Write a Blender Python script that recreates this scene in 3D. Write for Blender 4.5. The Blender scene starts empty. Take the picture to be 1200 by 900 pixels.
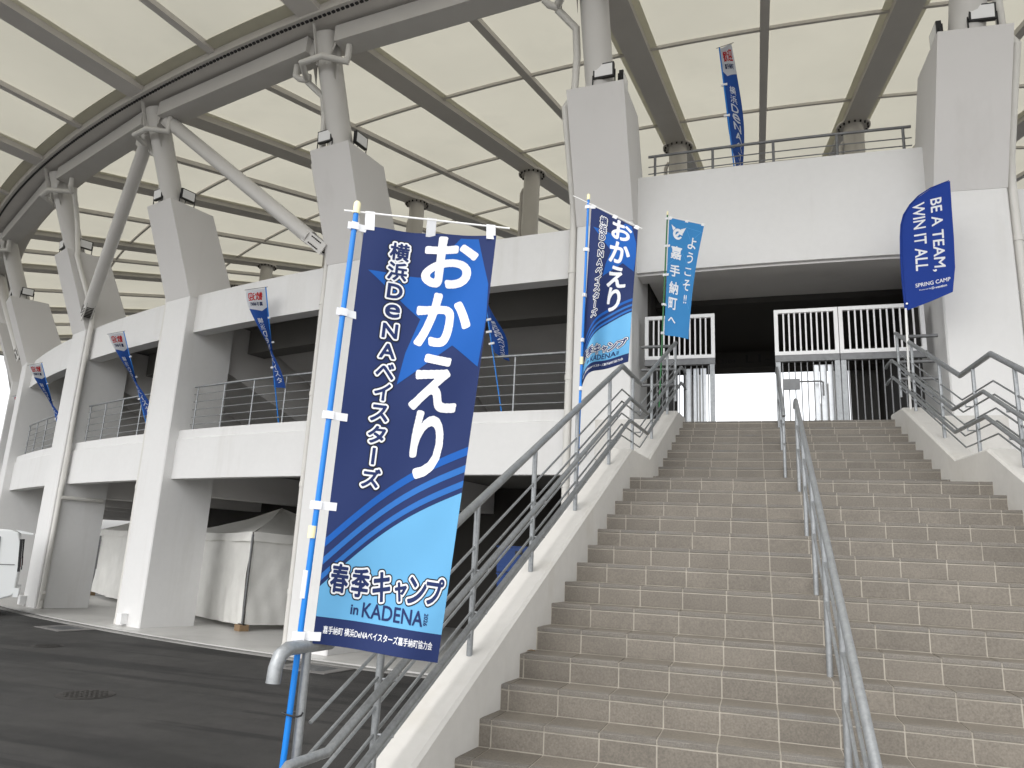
import bpy, bmesh, math, random
from mathutils import Vector, Matrix
random.seed(7)
scene = bpy.context.scene
COL = scene.collection

# ------------------------------------------------------------------ camera
CAM = Vector((-0.3771, -3.9700, 1.7564))
YAW, PITCH, ROLL = math.radians(18.4224), math.radians(13.0845), math.radians(2.7842)
fw = Vector((-math.sin(YAW)*math.cos(PITCH), math.cos(YAW)*math.cos(PITCH), math.sin(PITCH)))
rt = Vector((math.cos(YAW), math.sin(YAW), 0)); up = rt.cross(fw)
rr = rt*math.cos(ROLL) + up*math.sin(ROLL); uu = -rt*math.sin(ROLL) + up*math.cos(ROLL)
cam = bpy.data.cameras.new('camera'); cam.sensor_width = 36; cam.lens = 36*879.6/1200
cam.clip_start = .05; cam.clip_end = 2000
co = bpy.data.objects.new('camera', cam); COL.objects.link(co)
co.matrix_world = Matrix(((rr.x, uu.x, -fw.x, CAM.x), (rr.y, uu.y, -fw.y, CAM.y), (rr.z, uu.z, -fw.z, CAM.z), (0, 0, 0, 1)))
scene.camera = co

# ------------------------------------------------------------------ sky, sun, exposure
SUN_AZ, SUN_EL = math.radians(195), math.radians(53)     # measured clockwise from +Y (seen from above)
w = bpy.data.worlds.new('World'); scene.world = w; w.use_nodes = True
nt = w.node_tree; nt.nodes.clear()
sky = nt.nodes.new('ShaderNodeTexSky'); sky.sky_type = 'NISHITA'; sky.sun_disc = False
sky.sun_elevation = SUN_EL; sky.sun_rotation = SUN_AZ; sky.air_density = 1.0; sky.dust_density = 2.5; sky.ozone_density = 1.0
hs = nt.nodes.new('ShaderNodeHueSaturation'); hs.inputs['Saturation'].default_value = .12     # overcast: the cloud layer greys the sky
bg = nt.nodes.new('ShaderNodeBackground'); bg.inputs['Strength'].default_value = .15
wo = nt.nodes.new('ShaderNodeOutputWorld')
nt.links.new(sky.outputs[0], hs.inputs['Color']); nt.links.new(hs.outputs[0], bg.inputs[0]); nt.links.new(bg.outputs[0], wo.inputs[0])
sl = bpy.data.lights.new('sun', 'SUN'); sl.energy = .5; sl.angle = math.radians(130); sl.color = (1, .975, .94)
so = bpy.data.objects.new('sun', sl); COL.objects.link(so)
sd = Vector((math.sin(SUN_AZ)*math.cos(SUN_EL), math.cos(SUN_AZ)*math.cos(SUN_EL), math.sin(SUN_EL)))
so.rotation_euler = sd.to_track_quat('Z', 'Y').to_euler()
vs = scene.view_settings; vs.view_transform = 'Standard'; vs.look = 'None'; vs.gamma = 1; vs.use_curve_mapping = False; vs.exposure = 1.24

# ------------------------------------------------------------------ materials
MATS = {}
def srgb(*c):
    return tuple(((x/255)/12.92 if x/255 <= .04045 else ((x/255+.055)/1.055)**2.4) for x in c)
def mat(name, col, rough=.6, metal=0, var=.06, scale=3.0, fine=.0, fscale=120, bump=0, bscale=60, objvar=0, coord='Object', stain=None, spec=.4, trans=0, tdim=1):
    m = bpy.data.materials.new(name); m.use_nodes = True; n = m.node_tree.nodes; l = m.node_tree.links
    b = n['Principled BSDF']; b.inputs['Roughness'].default_value = rough; b.inputs['Metallic'].default_value = metal
    b.inputs['Specular IOR Level'].default_value = spec
    tc = n.new('ShaderNodeTexCoord'); geo = n.new('ShaderNodeNewGeometry')
    vec = geo.outputs['Position'] if coord == 'World' else tc.outputs['Object']
    def noise(sc, det=4, ro=.55, v=vec):
        t = n.new('ShaderNodeTexNoise'); t.inputs['Scale'].default_value = sc; t.inputs['Detail'].default_value = det; t.inputs['Roughness'].default_value = ro
        l.new(v, t.inputs['Vector']); return t.outputs[0]
    def vary(cin, fac, amt):
        mr = n.new('ShaderNodeMapRange'); mr.inputs['From Min'].default_value = .25; mr.inputs['From Max'].default_value = .75
        mr.inputs['To Min'].default_value = 1-amt; mr.inputs['To Max'].default_value = 1+amt; l.new(fac, mr.inputs['Value'])
        mx = n.new('ShaderNodeVectorMath'); mx.operation = 'SCALE'; l.new(cin, mx.inputs[0]); l.new(mr.outputs[0], mx.inputs['Scale']); return mx.outputs[0]
    rgb = n.new('ShaderNodeRGB'); rgb.outputs[0].default_value = (*col, 1); c = rgb.outputs[0]
    if var: c = vary(c, noise(scale), var)
    if fine: c = vary(c, noise(fscale, 2, .6), fine)
    if objvar:
        oi = n.new('ShaderNodeObjectInfo'); c = vary(c, oi.outputs['Random'], objvar)
    if stain:                       # (colour, scale vector, low, high, amount)
        sc, sv, lo, hi, am = stain
        mp = n.new('ShaderNodeMapping'); mp.inputs['Scale'].default_value = sv; l.new(vec, mp.inputs[0])
        s = noise(1.0, 5, .6, mp.outputs[0])
        mr = n.new('ShaderNodeMapRange'); mr.inputs['From Min'].default_value = lo; mr.inputs['From Max'].default_value = hi; mr.inputs['To Max'].default_value = am; l.new(s, mr.inputs['Value'])
        mx = n.new('ShaderNodeMix'); mx.data_type = 'RGBA'; l.new(mr.outputs[0], mx.inputs['Factor']); l.new(c, mx.inputs['A']); mx.inputs['B'].default_value = (*sc, 1); c = mx.outputs['Result']
    l.new(c, b.inputs['Base Color'])
    if bump:
        bp = n.new('ShaderNodeBump'); bp.inputs['Strength'].default_value = bump; bp.inputs['Distance'].default_value = .01
        l.new(noise(bscale, 3), bp.inputs['Height']); l.new(bp.outputs[0], b.inputs['Normal'])
    if trans:                       # thin cloth or membrane that lets daylight through
        tr = n.new('ShaderNodeBsdfTranslucent'); tv = n.new('ShaderNodeVectorMath'); tv.operation = 'SCALE'; tv.inputs['Scale'].default_value = tdim; l.new(c, tv.inputs[0]); l.new(tv.outputs[0], tr.inputs[0]); ms = n.new('ShaderNodeMixShader'); ms.inputs[0].default_value = trans
        l.new(b.outputs[0], ms.inputs[1]); l.new(tr.outputs[0], ms.inputs[2]); l.new(ms.outputs[0], n['Material Output'].inputs[0])
    MATS[name] = m; return m
mat('paint_white', (.66, .655, .645), .65, var=.03, scale=.7, fine=.015, fscale=9, bump=.05, bscale=18, coord='World', stain=((.46, .44, .40), (1.8, 1.8, .22), .56, .82, .42))
mat('paint_shaded', (.60, .585, .57), .65, var=.03, scale=.8, bump=.05, bscale=18, coord='World', stain=((.44, .42, .40), (1.8, 1.8, .25), .56, .82, .4))  # white paint with the shade of the leaning blocks put into its colour
mat('stringer_paint', (.56, .545, .515), .6, var=.05, scale=1.5, fine=.03, fscale=14, bump=.06, bscale=25, coord='World', stain=((.42, .39, .33), (2.5, 2.5, 1.2), .56, .8, .5))
mat('interior_shade', (.045, .042, .038), .8, var=.1, scale=1, coord='World')  # near black: the deep shade inside is put into the wall colour
mat('interior_half_shade', (.17, .165, .155), .8, var=.08, scale=1, coord='World')  # darkened as well, so part of the interior shade sits in this colour
mat('steel_paint', (.58, .555, .52), .45, var=.04, scale=1.5, coord='World', bump=.02, bscale=8)
mat('steel_light', (.55, .535, .51), .42, var=.04, scale=1.5, coord='World')
mat('pipe', (.60, .585, .55), .42, var=.05, scale=2, coord='World', stain=((.36, .33, .28), (6, 6, .6), .62, .85, .4))
mat('galv', (.29, .302, .31), .42, .55, var=.16, scale=14, fine=.12, fscale=60, coord='World', stain=((.2, .2, .2), (9, 9, 3), .6, .8, .5))
mat('galv_dark', (.17, .173, .177), .5, .45, var=.16, scale=12, coord='World')
mat('galv_bright', (.62, .64, .66), .35, .5, var=.1, scale=10, coord='World')
mat('gate_white', (.78, .78, .78), .4, var=.05, scale=5, coord='World')
mat('tile', (.160, .142, .118), .55, var=.12, scale=4, fine=.24, fscale=85, bump=.08, bscale=130, objvar=.07, coord='World', stain=((.105, .093, .078), (1.6, 1.6, 2.5), .58, .85, .4))
mat('nosing', (.152, .138, .119), .55, var=.08, scale=5, fine=.3, fscale=160, bump=.12, bscale=150, objvar=.06, coord='World', stain=((.165, .168, .175), (3, 3, 5), .52, .75, .35))
mat('grout', (.36, .33, .28), .8, var=.15, scale=8, coord='World', stain=((.2, .18, .15), (3, 3, 3), .58, .8, .6))
mat('membrane', (.85, .815, .68), .5, var=.06, scale=.35, coord='World', trans=.62, tdim=.43, spec=.2, stain=((.70, .68, .57), (.5, .5, .5), .55, .85, .6))  # broad mottling puts soft beam shadow bands into the colour, besides blotches
mat('membrane_flap', (.62, .60, .50), .6, var=.04, coord='World', trans=.3)
mat('rubber_black', (.02, .02, .02), .5, var=0)
mat('black', (.012, .012, .013), .45, var=0)
mat('lamp_glass', (.72, .72, .72), .25, var=.02)
mat('tent', (.80, .79, .75), .5, var=.06, scale=3, bump=.8, bscale=5, coord='World', trans=.2)
mat('wood', (.24, .16, .09), .7, var=.2, scale=14)
mat('car_white', (.78, .80, .80), .25, var=.01, spec=.6)
mat('car_glass', (.03, .035, .04), .08, var=0, spec=.7)
mat('lamp_red', (.10, .012, .012), .2, var=0)
mat('blue_plastic', srgb(18, 62, 128), .45, var=.06, scale=8)
mat('iron', (.022, .02, .018), .6, var=.2, scale=30, bump=.2, bscale=90)
mat('kerb_edge', (.24, .235, .225), .8, var=.2, scale=2, coord='World')
mat('kerb_concrete', (.15, .145, .14), .8, var=.15, scale=6, fine=.1, fscale=80, coord='World')
mat('concrete', (.36, .35, .33), .8, var=.1, scale=3, fine=.1, fscale=80, coord='World')
mat('bounce_paving', (.46, .45, .43), .8, var=.08, scale=1.2, fine=.06, fscale=50, coord='World')
mat('apron', (.48, .473, .455), .38, var=.08, scale=.9, fine=.05, fscale=40, coord='World', stain=((.27, .26, .245), (.8, .8, .8), .52, .75, .6))
mat('blue_pole', srgb(20, 116, 200), .3, var=.03)
mat('green_pole', srgb(28, 100, 50), .35, var=.05)
mat('white_pole', (.8, .8, .78), .35, var=.02)
mat('cream', (.78, .72, .45), .4, var=.03)
CL = dict(trans=.18, rough=.75, var=.03, scale=4)
mat('c_navy', srgb(28, 45, 94), **CL); mat('c_star', srgb(16, 90, 174), **CL); mat('c_sky', srgb(104, 172, 216), **CL)
mat('c_mid', srgb(42, 108, 184), **CL); mat('c_white', (.82, .83, .85), **CL); mat('c_black', srgb(24, 26, 36), **CL)
mat('c_light', srgb(54, 130, 190), **CL); mat('c_royal', srgb(15, 54, 140), **CL); mat('c_flagblue', srgb(20, 66, 140), **CL); mat('c_red', srgb(205, 40, 40), **CL)
mat('c_line', srgb(96, 168, 220), **CL)

def asphalt():
    m = bpy.data.materials.new('asphalt'); m.use_nodes = True; n = m.node_tree.nodes; l = m.node_tree.links; b = n['Principled BSDF']
    geo = n.new('ShaderNodeNewGeometry'); pos = geo.outputs['Position']
    def noise(sc, det=5, ro=.6, scv=None, rot=0):
        v = pos
        if scv:
            mp = n.new('ShaderNodeMapping'); mp.inputs['Scale'].default_value = scv; mp.inputs['Rotation'].default_value = (0, 0, rot); l.new(pos, mp.inputs[0]); v = mp.outputs[0]
        t = n.new('ShaderNodeTexNoise'); t.inputs['Scale'].default_value = sc; t.inputs['Detail'].default_value = det; t.inputs['Roughness'].default_value = ro; l.new(v, t.inputs['Vector']); return t.outputs[0]
    def rng(f, a, b_, c, d):
        mr = n.new('ShaderNodeMapRange'); mr.inputs[1].default_value = a; mr.inputs[2].default_value = b_; mr.inputs[3].default_value = c; mr.inputs[4].default_value = d; l.new(f, mr.inputs[0]); return mr.outputs[0]
    def mix(f, a, c):
        mx = n.new('ShaderNodeMix'); mx.data_type = 'RGBA'; l.new(f, mx.inputs['Factor'])
        if isinstance(a, tuple): mx.inputs['A'].default_value = (*a, 1)
        else: l.new(a, mx.inputs['A'])
        mx.inputs['B'].default_value = (*c, 1); return mx.outputs['Result']
    c = mix(rng(noise(.5), .35, .7, 0, 1), (.014, .0132, .0126), (.032, .030, .0284))
    c = mix(rng(noise(2.2, 5, .65), .45, .62, 0, .5), c, (.010, .0094, .009))
    c = mix(rng(noise(110, 3, .7), .48, .68, 0, .7), c, (.050, .047, .045))
    c = mix(rng(noise(170, 2), .6, .8, 0, .6), c, (.013, .0125, .012))
    c = mix(rng(noise(1, 4, .55, (.28, 1.5, 1), .35), .51, .60, 0, .8), c, (.0065, .006, .0058))    # streaky damp patches
    c = mix(rng(noise(1, 5, .6, (.10, 2.6, 1), .2), .57, .60, 0, .85), c, (.004, .0038, .0036))
    l.new(c, b.inputs['Base Color']); l.new(rng(noise(.8), .3, .7, .62, .85), b.inputs['Roughness'])
    bp = n.new('ShaderNodeBump'); bp.inputs['Strength'].default_value = .5; bp.inputs['Distance'].default_value = .008; l.new(noise(150, 3), bp.inputs['Height']); l.new(bp.outputs[0], b.inputs['Normal'])
    MATS['asphalt'] = m
asphalt()

# ------------------------------------------------------------------ mesh helpers
class MB:
    def __init__(s): s.v = []; s.f = []
    def add(s, vs, fs):
        o = len(s.v); s.v += [tuple(p) for p in vs]; s.f += [tuple(i+o for i in f) for f in fs]; return s
    def hexa(s, p):         # 4 bottom (ccw from above) + 4 top
        return s.add(p, [(3, 2, 1, 0), (4, 5, 6, 7), (0, 1, 5, 4), (1, 2, 6, 5), (2, 3, 7, 6), (3, 0, 4, 7)])
    def box(s, x0, x1, y0, y1, z0, z1):
        return s.hexa([(x0, y0, z0), (x1, y0, z0), (x1, y1, z0), (x0, y1, z0), (x0, y0, z1), (x1, y0, z1), (x1, y1, z1), (x0, y1, z1)])
    def obox(s, c, ax, ay, az):   # centre and half-axis vectors
        c, ax, ay, az = map(Vector, (c, ax, ay, az))
        return s.hexa([c-ax-ay-az, c+ax-ay-az, c+ax+ay-az, c-ax+ay-az, c-ax-ay+az, c+ax-ay+az, c+ax+ay+az, c-ax+ay+az])
    def beam(s, a, b, wd, ht, upv=(0, 0, 1)):
        a, b = Vector(a), Vector(b); d = (b-a).normalized(); side = d.cross(Vector(upv)).normalized(); u = side.cross(d).normalized()
        return s.obox((a+b)/2, (b-a)/2, side*-wd/2, u*ht/2)
    def tube(s, pts, r, seg=10, cap=True):
        pts = [Vector(p) for p in pts]; rs = r if isinstance(r, (list, tuple)) else [r]*len(pts)
        d0 = (pts[1]-pts[0]).normalized(); ref = Vector((0, 0, 1)) if abs(d0.z) < .9 else Vector((1, 0, 0))
        u = d0.cross(ref).normalized(); o = len(s.v); k = len(pts)
        for i, p in enumerate(pts):
            di = (pts[i]-pts[i-1]).normalized() if i else d0
            do = (pts[i+1]-pts[i]).normalized() if i < k-1 else di
            t = (di+do)
            t = t.normalized() if t.length > 1e-6 else do
            u = (u - t*u.dot(t)).normalized(); v = t.cross(u)
            st = 1/max(.5, math.cos(di.angle(do)/2)) if (di-do).length > 1e-6 else 1
            bn = (do-di); bn = bn - t*bn.dot(t)
            for j in range(seg):
                a = 2*math.pi*j/seg; q = (u*math.cos(a)+v*math.sin(a))*rs[i]
                if bn.length > 1e-6: bb = bn.normalized(); q = q + bb*q.dot(bb)*(st-1)
                s.v.append(tuple(p+q))
        for i in range(k-1):
            for j in range(seg):
                j2 = (j+1) % seg; s.f.append((o+i*seg+j, o+i*seg+j2, o+(i+1)*seg+j2, o+(i+1)*seg+j))
        if cap:
            s.f.append(tuple(o+j for j in range(seg))[::-1]); s.f.append(tuple(o+(k-1)*seg+j for j in range(seg)))
        return s
    def prism(s, poly, ext):      # planar polygon (3D points) extruded by a vector
        n = len(poly); e = Vector(ext); a = [Vector(p) for p in poly]; b = [p+e for p in a]
        return s.add(a+b, [tuple(range(n))[::-1], tuple(range(n, 2*n))] + [(i, (i+1) % n, n+(i+1) % n, n+i) for i in range(n)])
    def build(s, name, m, parent=None, smooth=False, fix=True):
        me = bpy.data.meshes.new(name); me.from_pydata(s.v, [], s.f); me.materials.append(MATS[m])
        if fix:
            bm = bmesh.new(); bm.from_mesh(me); bmesh.ops.recalc_face_normals(bm, faces=bm.faces); bm.to_mesh(me); bm.free()
        if smooth:
            for p in me.polygons: p.use_smooth = len(p.vertices) == 4
            me.set_sharp_from_angle(angle=math.radians(40))
        me.update(); o = bpy.data.objects.new(name, me); COL.objects.link(o)
        if parent:
            o.parent = parent; o.matrix_parent_inverse = Matrix.Translation(-parent.location) if parent.type == 'EMPTY' else Matrix()
        return o
def tag(o, label=None, cat=None, group=None, kind=None):
    if label: o['label'] = label
    if cat: o['category'] = cat
    if group: o['group'] = group
    if kind: o['kind'] = kind
    return o
def thing(name, label, cat, loc=(0, 0, 0), group=None):
    e = bpy.data.objects.new(name, None); e.empty_display_size = .2; e.location = loc; COL.objects.link(e)
    return tag(e, label, cat, group)

# ------------------------------------------------------------------ stadium geometry: ring centre (0, YC)
YC, RF = 50.987, 43.879
PW = .468
TH = {-9: -58.4, -8: -51.6, -7: -44.9, -6: -36.7, -5: -31.45, -4: -23.68, -3: -16.94, -2: -10.19, -1: -3.45, 0: 3.38, 1: 10.13, 2: 16.9}   # pier azimuths; -1 and 0 flank the stairs
ZK, ZT, RT_OUT = 7.13, 9.17, 44.673
Z1F, Z2F = 3.79, 7.0
def pol(th, R, z, t=0):
    a = math.radians(th); return Vector((R*math.sin(a)+t*math.cos(a), YC-R*math.cos(a)+t*math.sin(a), z))
def radv(th): a = math.radians(th); return Vector((math.sin(a), -math.cos(a), 0))
def tanv(th): a = math.radians(th); return Vector((math.cos(a), math.sin(a), 0))
def arc(m, th0, th1, prof, n=8):   # sweep a closed (R,z) profile
    k = len(prof); vs = []; fs = []
    for i in range(n+1):
        th = th0+(th1-th0)*i/n; vs += [pol(th, R, z) for R, z in prof]
    for i in range(n):
        for j in range(k):
            j2 = (j+1) % k; fs.append((i*k+j, i*k+j2, (i+1)*k+j2, (i+1)*k+j))
    fs += [tuple(range(k))[::-1], tuple(n*k+j for j in range(k))]
    return m.add(vs, fs)
def rect(r0, r1, z0, z1): return [(r0, z0), (r1, z0), (r1, z1), (r0, z1)]

# ------------------------------------------------------------------ ground
g = MB(); N = 48
g.add([(0, 0, 0)]+[(1500*math.cos(2*math.pi*i/N), 1500*math.sin(2*math.pi*i/N), 0) for i in range(N)], [(0, 1+i, 1+(i+1) % N) for i in range(N)])
tag(g.build('ground', 'asphalt'), kind='structure')
tag(MB().box(-4.2, 30, -60, -1.75, -.05, .012).build('bounce_forecourt', 'bounce_paving'), kind='structure')  # unseen pale slab, added to bounce daylight up under the roof
tag(arc(MB(), -62, 30, rect(30, 44.30, -.05, .03), 60).build('apron', 'apron'), kind='structure')
tag(arc(MB(), -62, 30, rect(44.42, 44.54, -.05, .02), 60).build('kerb', 'kerb_edge'), kind='structure')
tag(arc(MB(), -62, 30, rect(44.302, 44.418, -.05, .006), 60).build('drain_channel', 'iron'), kind='structure')

# ------------------------------------------------------------------ stadium building
ST = thing('stadium', 'white concrete stadium with leaning piers, open concourse and translucent membrane roof', 'stadium', (0, 7.2, 0))
piers = {}
for i, th in TH.items():
    R0, R1 = 42.66, RF
    m = MB(); ch = .02
    pf = [(-PW, R0), (-PW, R1-ch), (-PW+ch, R1), (PW-ch, R1), (PW, R1-ch), (PW, R0)]
    m.prism([pol(th, R, 0, t) for t, R in pf], (0, 0, ZK)); p = m.build('pier', 'paint_white', ST); piers[i] = p
    b = MB(); e = .0025; zb = ZK+.003
    lo = [(-PW-e, R0), (PW+e, R0), (PW+e, R1+e), (-PW-e, R1+e)]; dR = RT_OUT-RF
    b.hexa([pol(th, R, zb, t) for t, R in (lo[0], lo[1], lo[2], lo[3])] + [pol(th, R+dR-(.0 if R > 43 else -.15), ZT, t) for t, R in lo])
    b.build('upper_block', 'paint_shaded', p)
    c = MB(); c.tube([pol(th, 44.28, ZT-.01), pol(th, 44.67, 10.2), pol(th, 45.07, 11.3)], .235, 20); col = c.build('steel_column', 'steel_light', p, smooth=True)
    for s in (-1, 1):
        MB().prism([pol(th, 44.93, 10.35, s*.235), pol(th, 45.1, 10.8, s*.235), pol(th, 45.1, 11.29, s*.52), pol(th, 45.0, 11.29, s*.235)], radv(th)*.02).build('gusset_plate', 'steel_light', p)
    MB().beam(pol(th, 44.95, 10.55)+radv(th)*.24, pol(th, 45.3, 11.3)+radv(th)*.1, .02, .06).build('stiffener_plate', 'steel_light', p)
ids = sorted(TH)
# fascia beams and slabs, one per bay
for a, b in zip(ids[:-1], ids[1:]):
    dth = math.degrees(PW/RF); t0, t1 = TH[a]+dth, TH[b]-dth
    RFs = RF-.2
    if a != -1:
        arc(MB(), t0, t1, rect(RFs-.3, RFs, 6.33, 7.2), 6).build('upper_fascia', 'paint_white', ST)
        f = arc(MB(), t0, t1, [(RFs-.35, 3.09), (RFs-.05, 3.09), (RFs-.03, 3.07), (RFs, 3.07), (RFs, 3.92), (RFs-.03, 3.935), (RFs-.035, 4.12), (RFs-.35, 4.12)], 6).build('lower_fascia', 'paint_white', ST)
    else:
        RE = RF-.33
        arc(MB(), t0, t1, rect(RE-.45, RE, 6.36, 8.05), 6).build('entrance_fascia', 'paint_white', ST)
        arc(MB(), t0, t1, rect(RE-.40, RE-.06, 6.32, 6.358), 6).build('soffit_drip_trim', 'paint_shaded', ST)
# floors, sloping underside of the stands, back walls
for lo, hi in ((-62, -3.9), (3.9, 26)):
    arc(MB(), lo, hi, rect(37.0, RF-.56, 3.45, Z1F), 20).build('concourse_floor', 'interior_half_shade', ST)
    arc(MB(), lo, hi, rect(37.5, 37.7, .03, 3.44), 20).build('ground_back_wall', 'interior_shade', ST)
    arc(MB(), lo, hi, rect(37.2, 37.4, 3.80, 6.6), 20).build('concourse_back_wall', 'interior_shade', ST)
for lo, hi, r_ in ((-62, -9, 30.0), (-8.999, -2.75, 35.8), (-2.749, 2.749, 38.0), (2.75, 8.999, 35.8), (9, 26, 30.0)):
    arc(MB(), lo, hi, rect(r_, RF-.85, 6.88, 7.05), 30).build('upper_deck', 'interior_half_shade', ST)
for a, b in zip(ids[:-1], ids[1:]):
    if a == -1: continue
    arc(MB(), TH[a]+.4, TH[b]-.4, [(38.0, 4.9), (41.6, 6.6), (41.6, 6.75), (38.0, 5.05)], 4).build('sloping_soffit', 'paint_shaded', ST)
    arc(MB(), TH[a]+.4, TH[b]-.4, rect(41.62, 42.1, 6.25, 6.87), 4).build('ceiling_beam', 'interior_half_shade', ST)
for i in ids:
    th = TH[i]
    m = MB(); m.prism([pol(th, R, z, -.2) for R, z in ((42.64, 5.75), (42.64, 6.86), (38, 6.86), (38, 4.3), (38.6, 4.3))], tanv(th)*.4); m.build('raker_beam', 'paint_shaded', ST)
    m = MB(); m.prism([pol(th, R, z, -.2) for R, z in ((42.64, 2.8), (42.64, 3.44), (38, 3.44), (38, 2.8))], tanv(th)*.4); m.build('floor_beam', 'paint_shaded', ST)
# entrance passage between the piers at the stair head
PX = 2.08
arc(MB(), -2.72, 2.72, rect(41.9, 43.09, 6.40, 6.60), 4).build('entrance_soffit', 'paint_shaded', ST)
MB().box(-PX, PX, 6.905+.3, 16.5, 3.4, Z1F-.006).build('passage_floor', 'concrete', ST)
MB().box(-2.3, 2.3, 9.1, 13.2, 6.30, 6.5).build('passage_ceiling', 'interior_shade', ST)
MB().box(-PX-.15, -PX+.02, 8.45, 13.1, 3.4, 6.6).build('passage_wall', 'interior_shade', ST)
MB().box(PX-.02, PX+.15, 8.45, 13.1, 3.4, 6.6).build('passage_wall', 'interior_shade', ST)
bm_ = MB().box(-2.05, 2.05, 12.2, 12.75, 5.95, 6.298).build('header_beam', 'interior_shade', ST)
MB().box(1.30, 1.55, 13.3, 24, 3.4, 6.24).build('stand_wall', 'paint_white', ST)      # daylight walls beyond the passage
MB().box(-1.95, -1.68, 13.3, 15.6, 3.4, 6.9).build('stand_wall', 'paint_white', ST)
MB().box(1.56, PX-.03, 12.9, 13.05, 3.4, 6.28).build('return_wall', 'interior_half_shade', ST)

# ------------------------------------------------------------------ roof
def zin(R): return 11.33+.17*(45.0-R)
def zout(R): return 11.38+.08*(R-45.4)
RI, RO = 16.0, 54.0  # unseen outer edge extended over the stairs to cut light from above
HB = .20     # beam depth: membrane lies on top of the beams
rings_in = [44.55, 41.5, 37.7, 33.9, 30.1, 26.3, 22.5, 19.0, RI]
rings_out = [45.55, 49.4, RO]
def rbeam(th, r0, r1, zf, wd, z0, z1, name, mt):
    m = MB(); hw = wd/2
    m.hexa([pol(th, r0, zf(r0)+z0, -hw), pol(th, r0, zf(r0)+z0, hw), pol(th, r1, zf(r1)+z0, hw), pol(th, r1, zf(r1)+z0, -hw),
            pol(th, r0, zf(r0)+z1, -hw), pol(th, r0, zf(r0)+z1, hw), pol(th, r1, zf(r1)+z1, hw), pol(th, r1, zf(r1)+z1, -hw)])
    return m.build(name, mt, ST)
mids = []
for a, b in zip(ids[:-1], ids[1:]): mids.append((TH[a]+TH[b])/2)
for i in ids:
    th = TH[i]
    for (r0, r1, zf) in ((RI, 44.6, zin), (45.3, RO, zout)):
        o = rbeam(th, r0, r1, zf, .52, 0, HB-.03, 'roof_beam', 'steel_paint')
        for s in (-1, 1):      # membrane clamping flaps beside the beam
            m = MB(); t0, t1 = s*.262, s*.40
            m.add([pol(th, r0, zf(r0)+HB-.06, t0), pol(th, r0, zf(r0)+HB-.06, t1), pol(th, r1, zf(r1)+HB-.06, t1), pol(th, r1, zf(r1)+HB-.06, t0)], [(0, 1, 2, 3)]); m.build('clamp_flap', 'membrane_flap', o)
for th in mids:
    rbeam(th, RI, 44.6, zin, .17, HB-.15, HB-.035, 'secondary_beam', 'steel_paint')
    rbeam(th, 45.5, RO, zout, .17, HB-.15, HB-.035, 'secondary_beam', 'steel_paint')
allth = sorted(list(TH.values())+mids)
lo_th, hi_th = allth[0], allth[-1]
for R in rings_in[1:-1]:
    arc(MB(), lo_th, hi_th, [(R-.03, zin(R)+HB-.10), (R+.03, zin(R)+HB-.10), (R+.03, zin(R)+HB-.035), (R-.03, zin(R)+HB-.035)], 60).build('purlin', 'steel_paint', ST)
for t0, t1 in zip(allth[:-1], allth[1:]):
    for rr_, zf in ((rings_in, zin), (rings_out, zout)):
        for r0, r1 in zip(rr_[:-1], rr_[1:]):
            m = MB(); n = 6; vs = []; fs = []
            for i in range(n+1):
                for j in range(n+1):
                    th = t0+(t1-t0)*i/n; R = r0+(r1-r0)*j/n
                    sag = .05*math.sin(math.pi*i/n)*math.sin(math.pi*j/n)
                    vs.append(pol(th, R, zf(R)+HB+sag))
            for i in range(n):
                for j in range(n):
                    q = i*(n+1)+j; fs.append((q, q+1, q+n+2, q+n+1))
            m.add(vs, fs).build('roof_panel', 'membrane', ST, smooth=True, fix=False)
# ring girder: straight box beams between the columns, gutter plate above with a row of bolts
for a, b in zip(ids[:-1], ids[1:]):
    t0, t1 = TH[a]+.42, TH[b]-.42
    m = MB(); p0, p1 = pol(t0, 44.97, 11.12), pol(t1, 44.97, 11.12); m.beam(p0, p1, .46, .33); m.build('ring_girder', 'steel_light', ST)
gp = arc(MB(), lo_th, hi_th, [(44.4, 11.34), (45.56, 11.34), (45.56, 11.44), (45.50, 11.44), (45.50, 11.40), (44.4, 11.40)], 120).build('gutter_plate', 'steel_paint', ST)
arc(MB(), lo_th, hi_th, [(45.565, 11.50), (45.80, 11.53), (45.80, 11.542), (45.565, 11.512)], 120).build('gutter_flap', 'membrane_flap', ST)
arc(MB(), lo_th, hi_th, rect(45.47, 45.56, 11.442, 11.58), 120).build('gutter_upstand', 'steel_paint', ST)
arc(MB(), lo_th, hi_th, rect(44.38, 44.44, 11.402, 11.62), 120).build('gutter_upstand', 'steel_paint', ST)
m = MB(); th = lo_th
while th < hi_th:
    c = pol(th, 45.47, 11.33); m.obox(c, radv(th)*.022, tanv(th)*.03, (0, 0, .022)); th += .135
tag(m.build('bolt_row', 'black', gp), kind='stuff')
# round inner columns of the upper deck, with bolted flange under the roof beam
for i in ids:
    th = TH[i]; R = 36.4; zt = zin(R)
    m = MB(); m.tube([pol(th, R, 7.06), pol(th, R, zt-.05)], .24, 18); o = m.build('inner_column', 'steel_paint', ST, smooth=True)
    m = MB(); m.tube([pol(th, R, zt-.052), pol(th, R, zt-.004)], .40, 24); m.build('flange', 'steel_paint', o, smooth=True)
    m = MB()
    for k in range(16):
        a = 2*math.pi*k/16; c = pol(th, R, zt-.07)+Vector((math.cos(a), math.sin(a), 0))*.34; m.tube([c-Vector((0, 0, .03)), c+Vector((0, 0, .02))], .025, 6)
    tag(m.build('flange_bolts', 'iron', o), kind='stuff')
    m = MB(); m.tube([pol(th, R, 7.06, -.33), pol(th, R, zt-.6, -.33), pol(th, R, zt-.45, -.25)], .05, 8); m.build('conduit', 'steel_paint', o, smooth=True)
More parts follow.
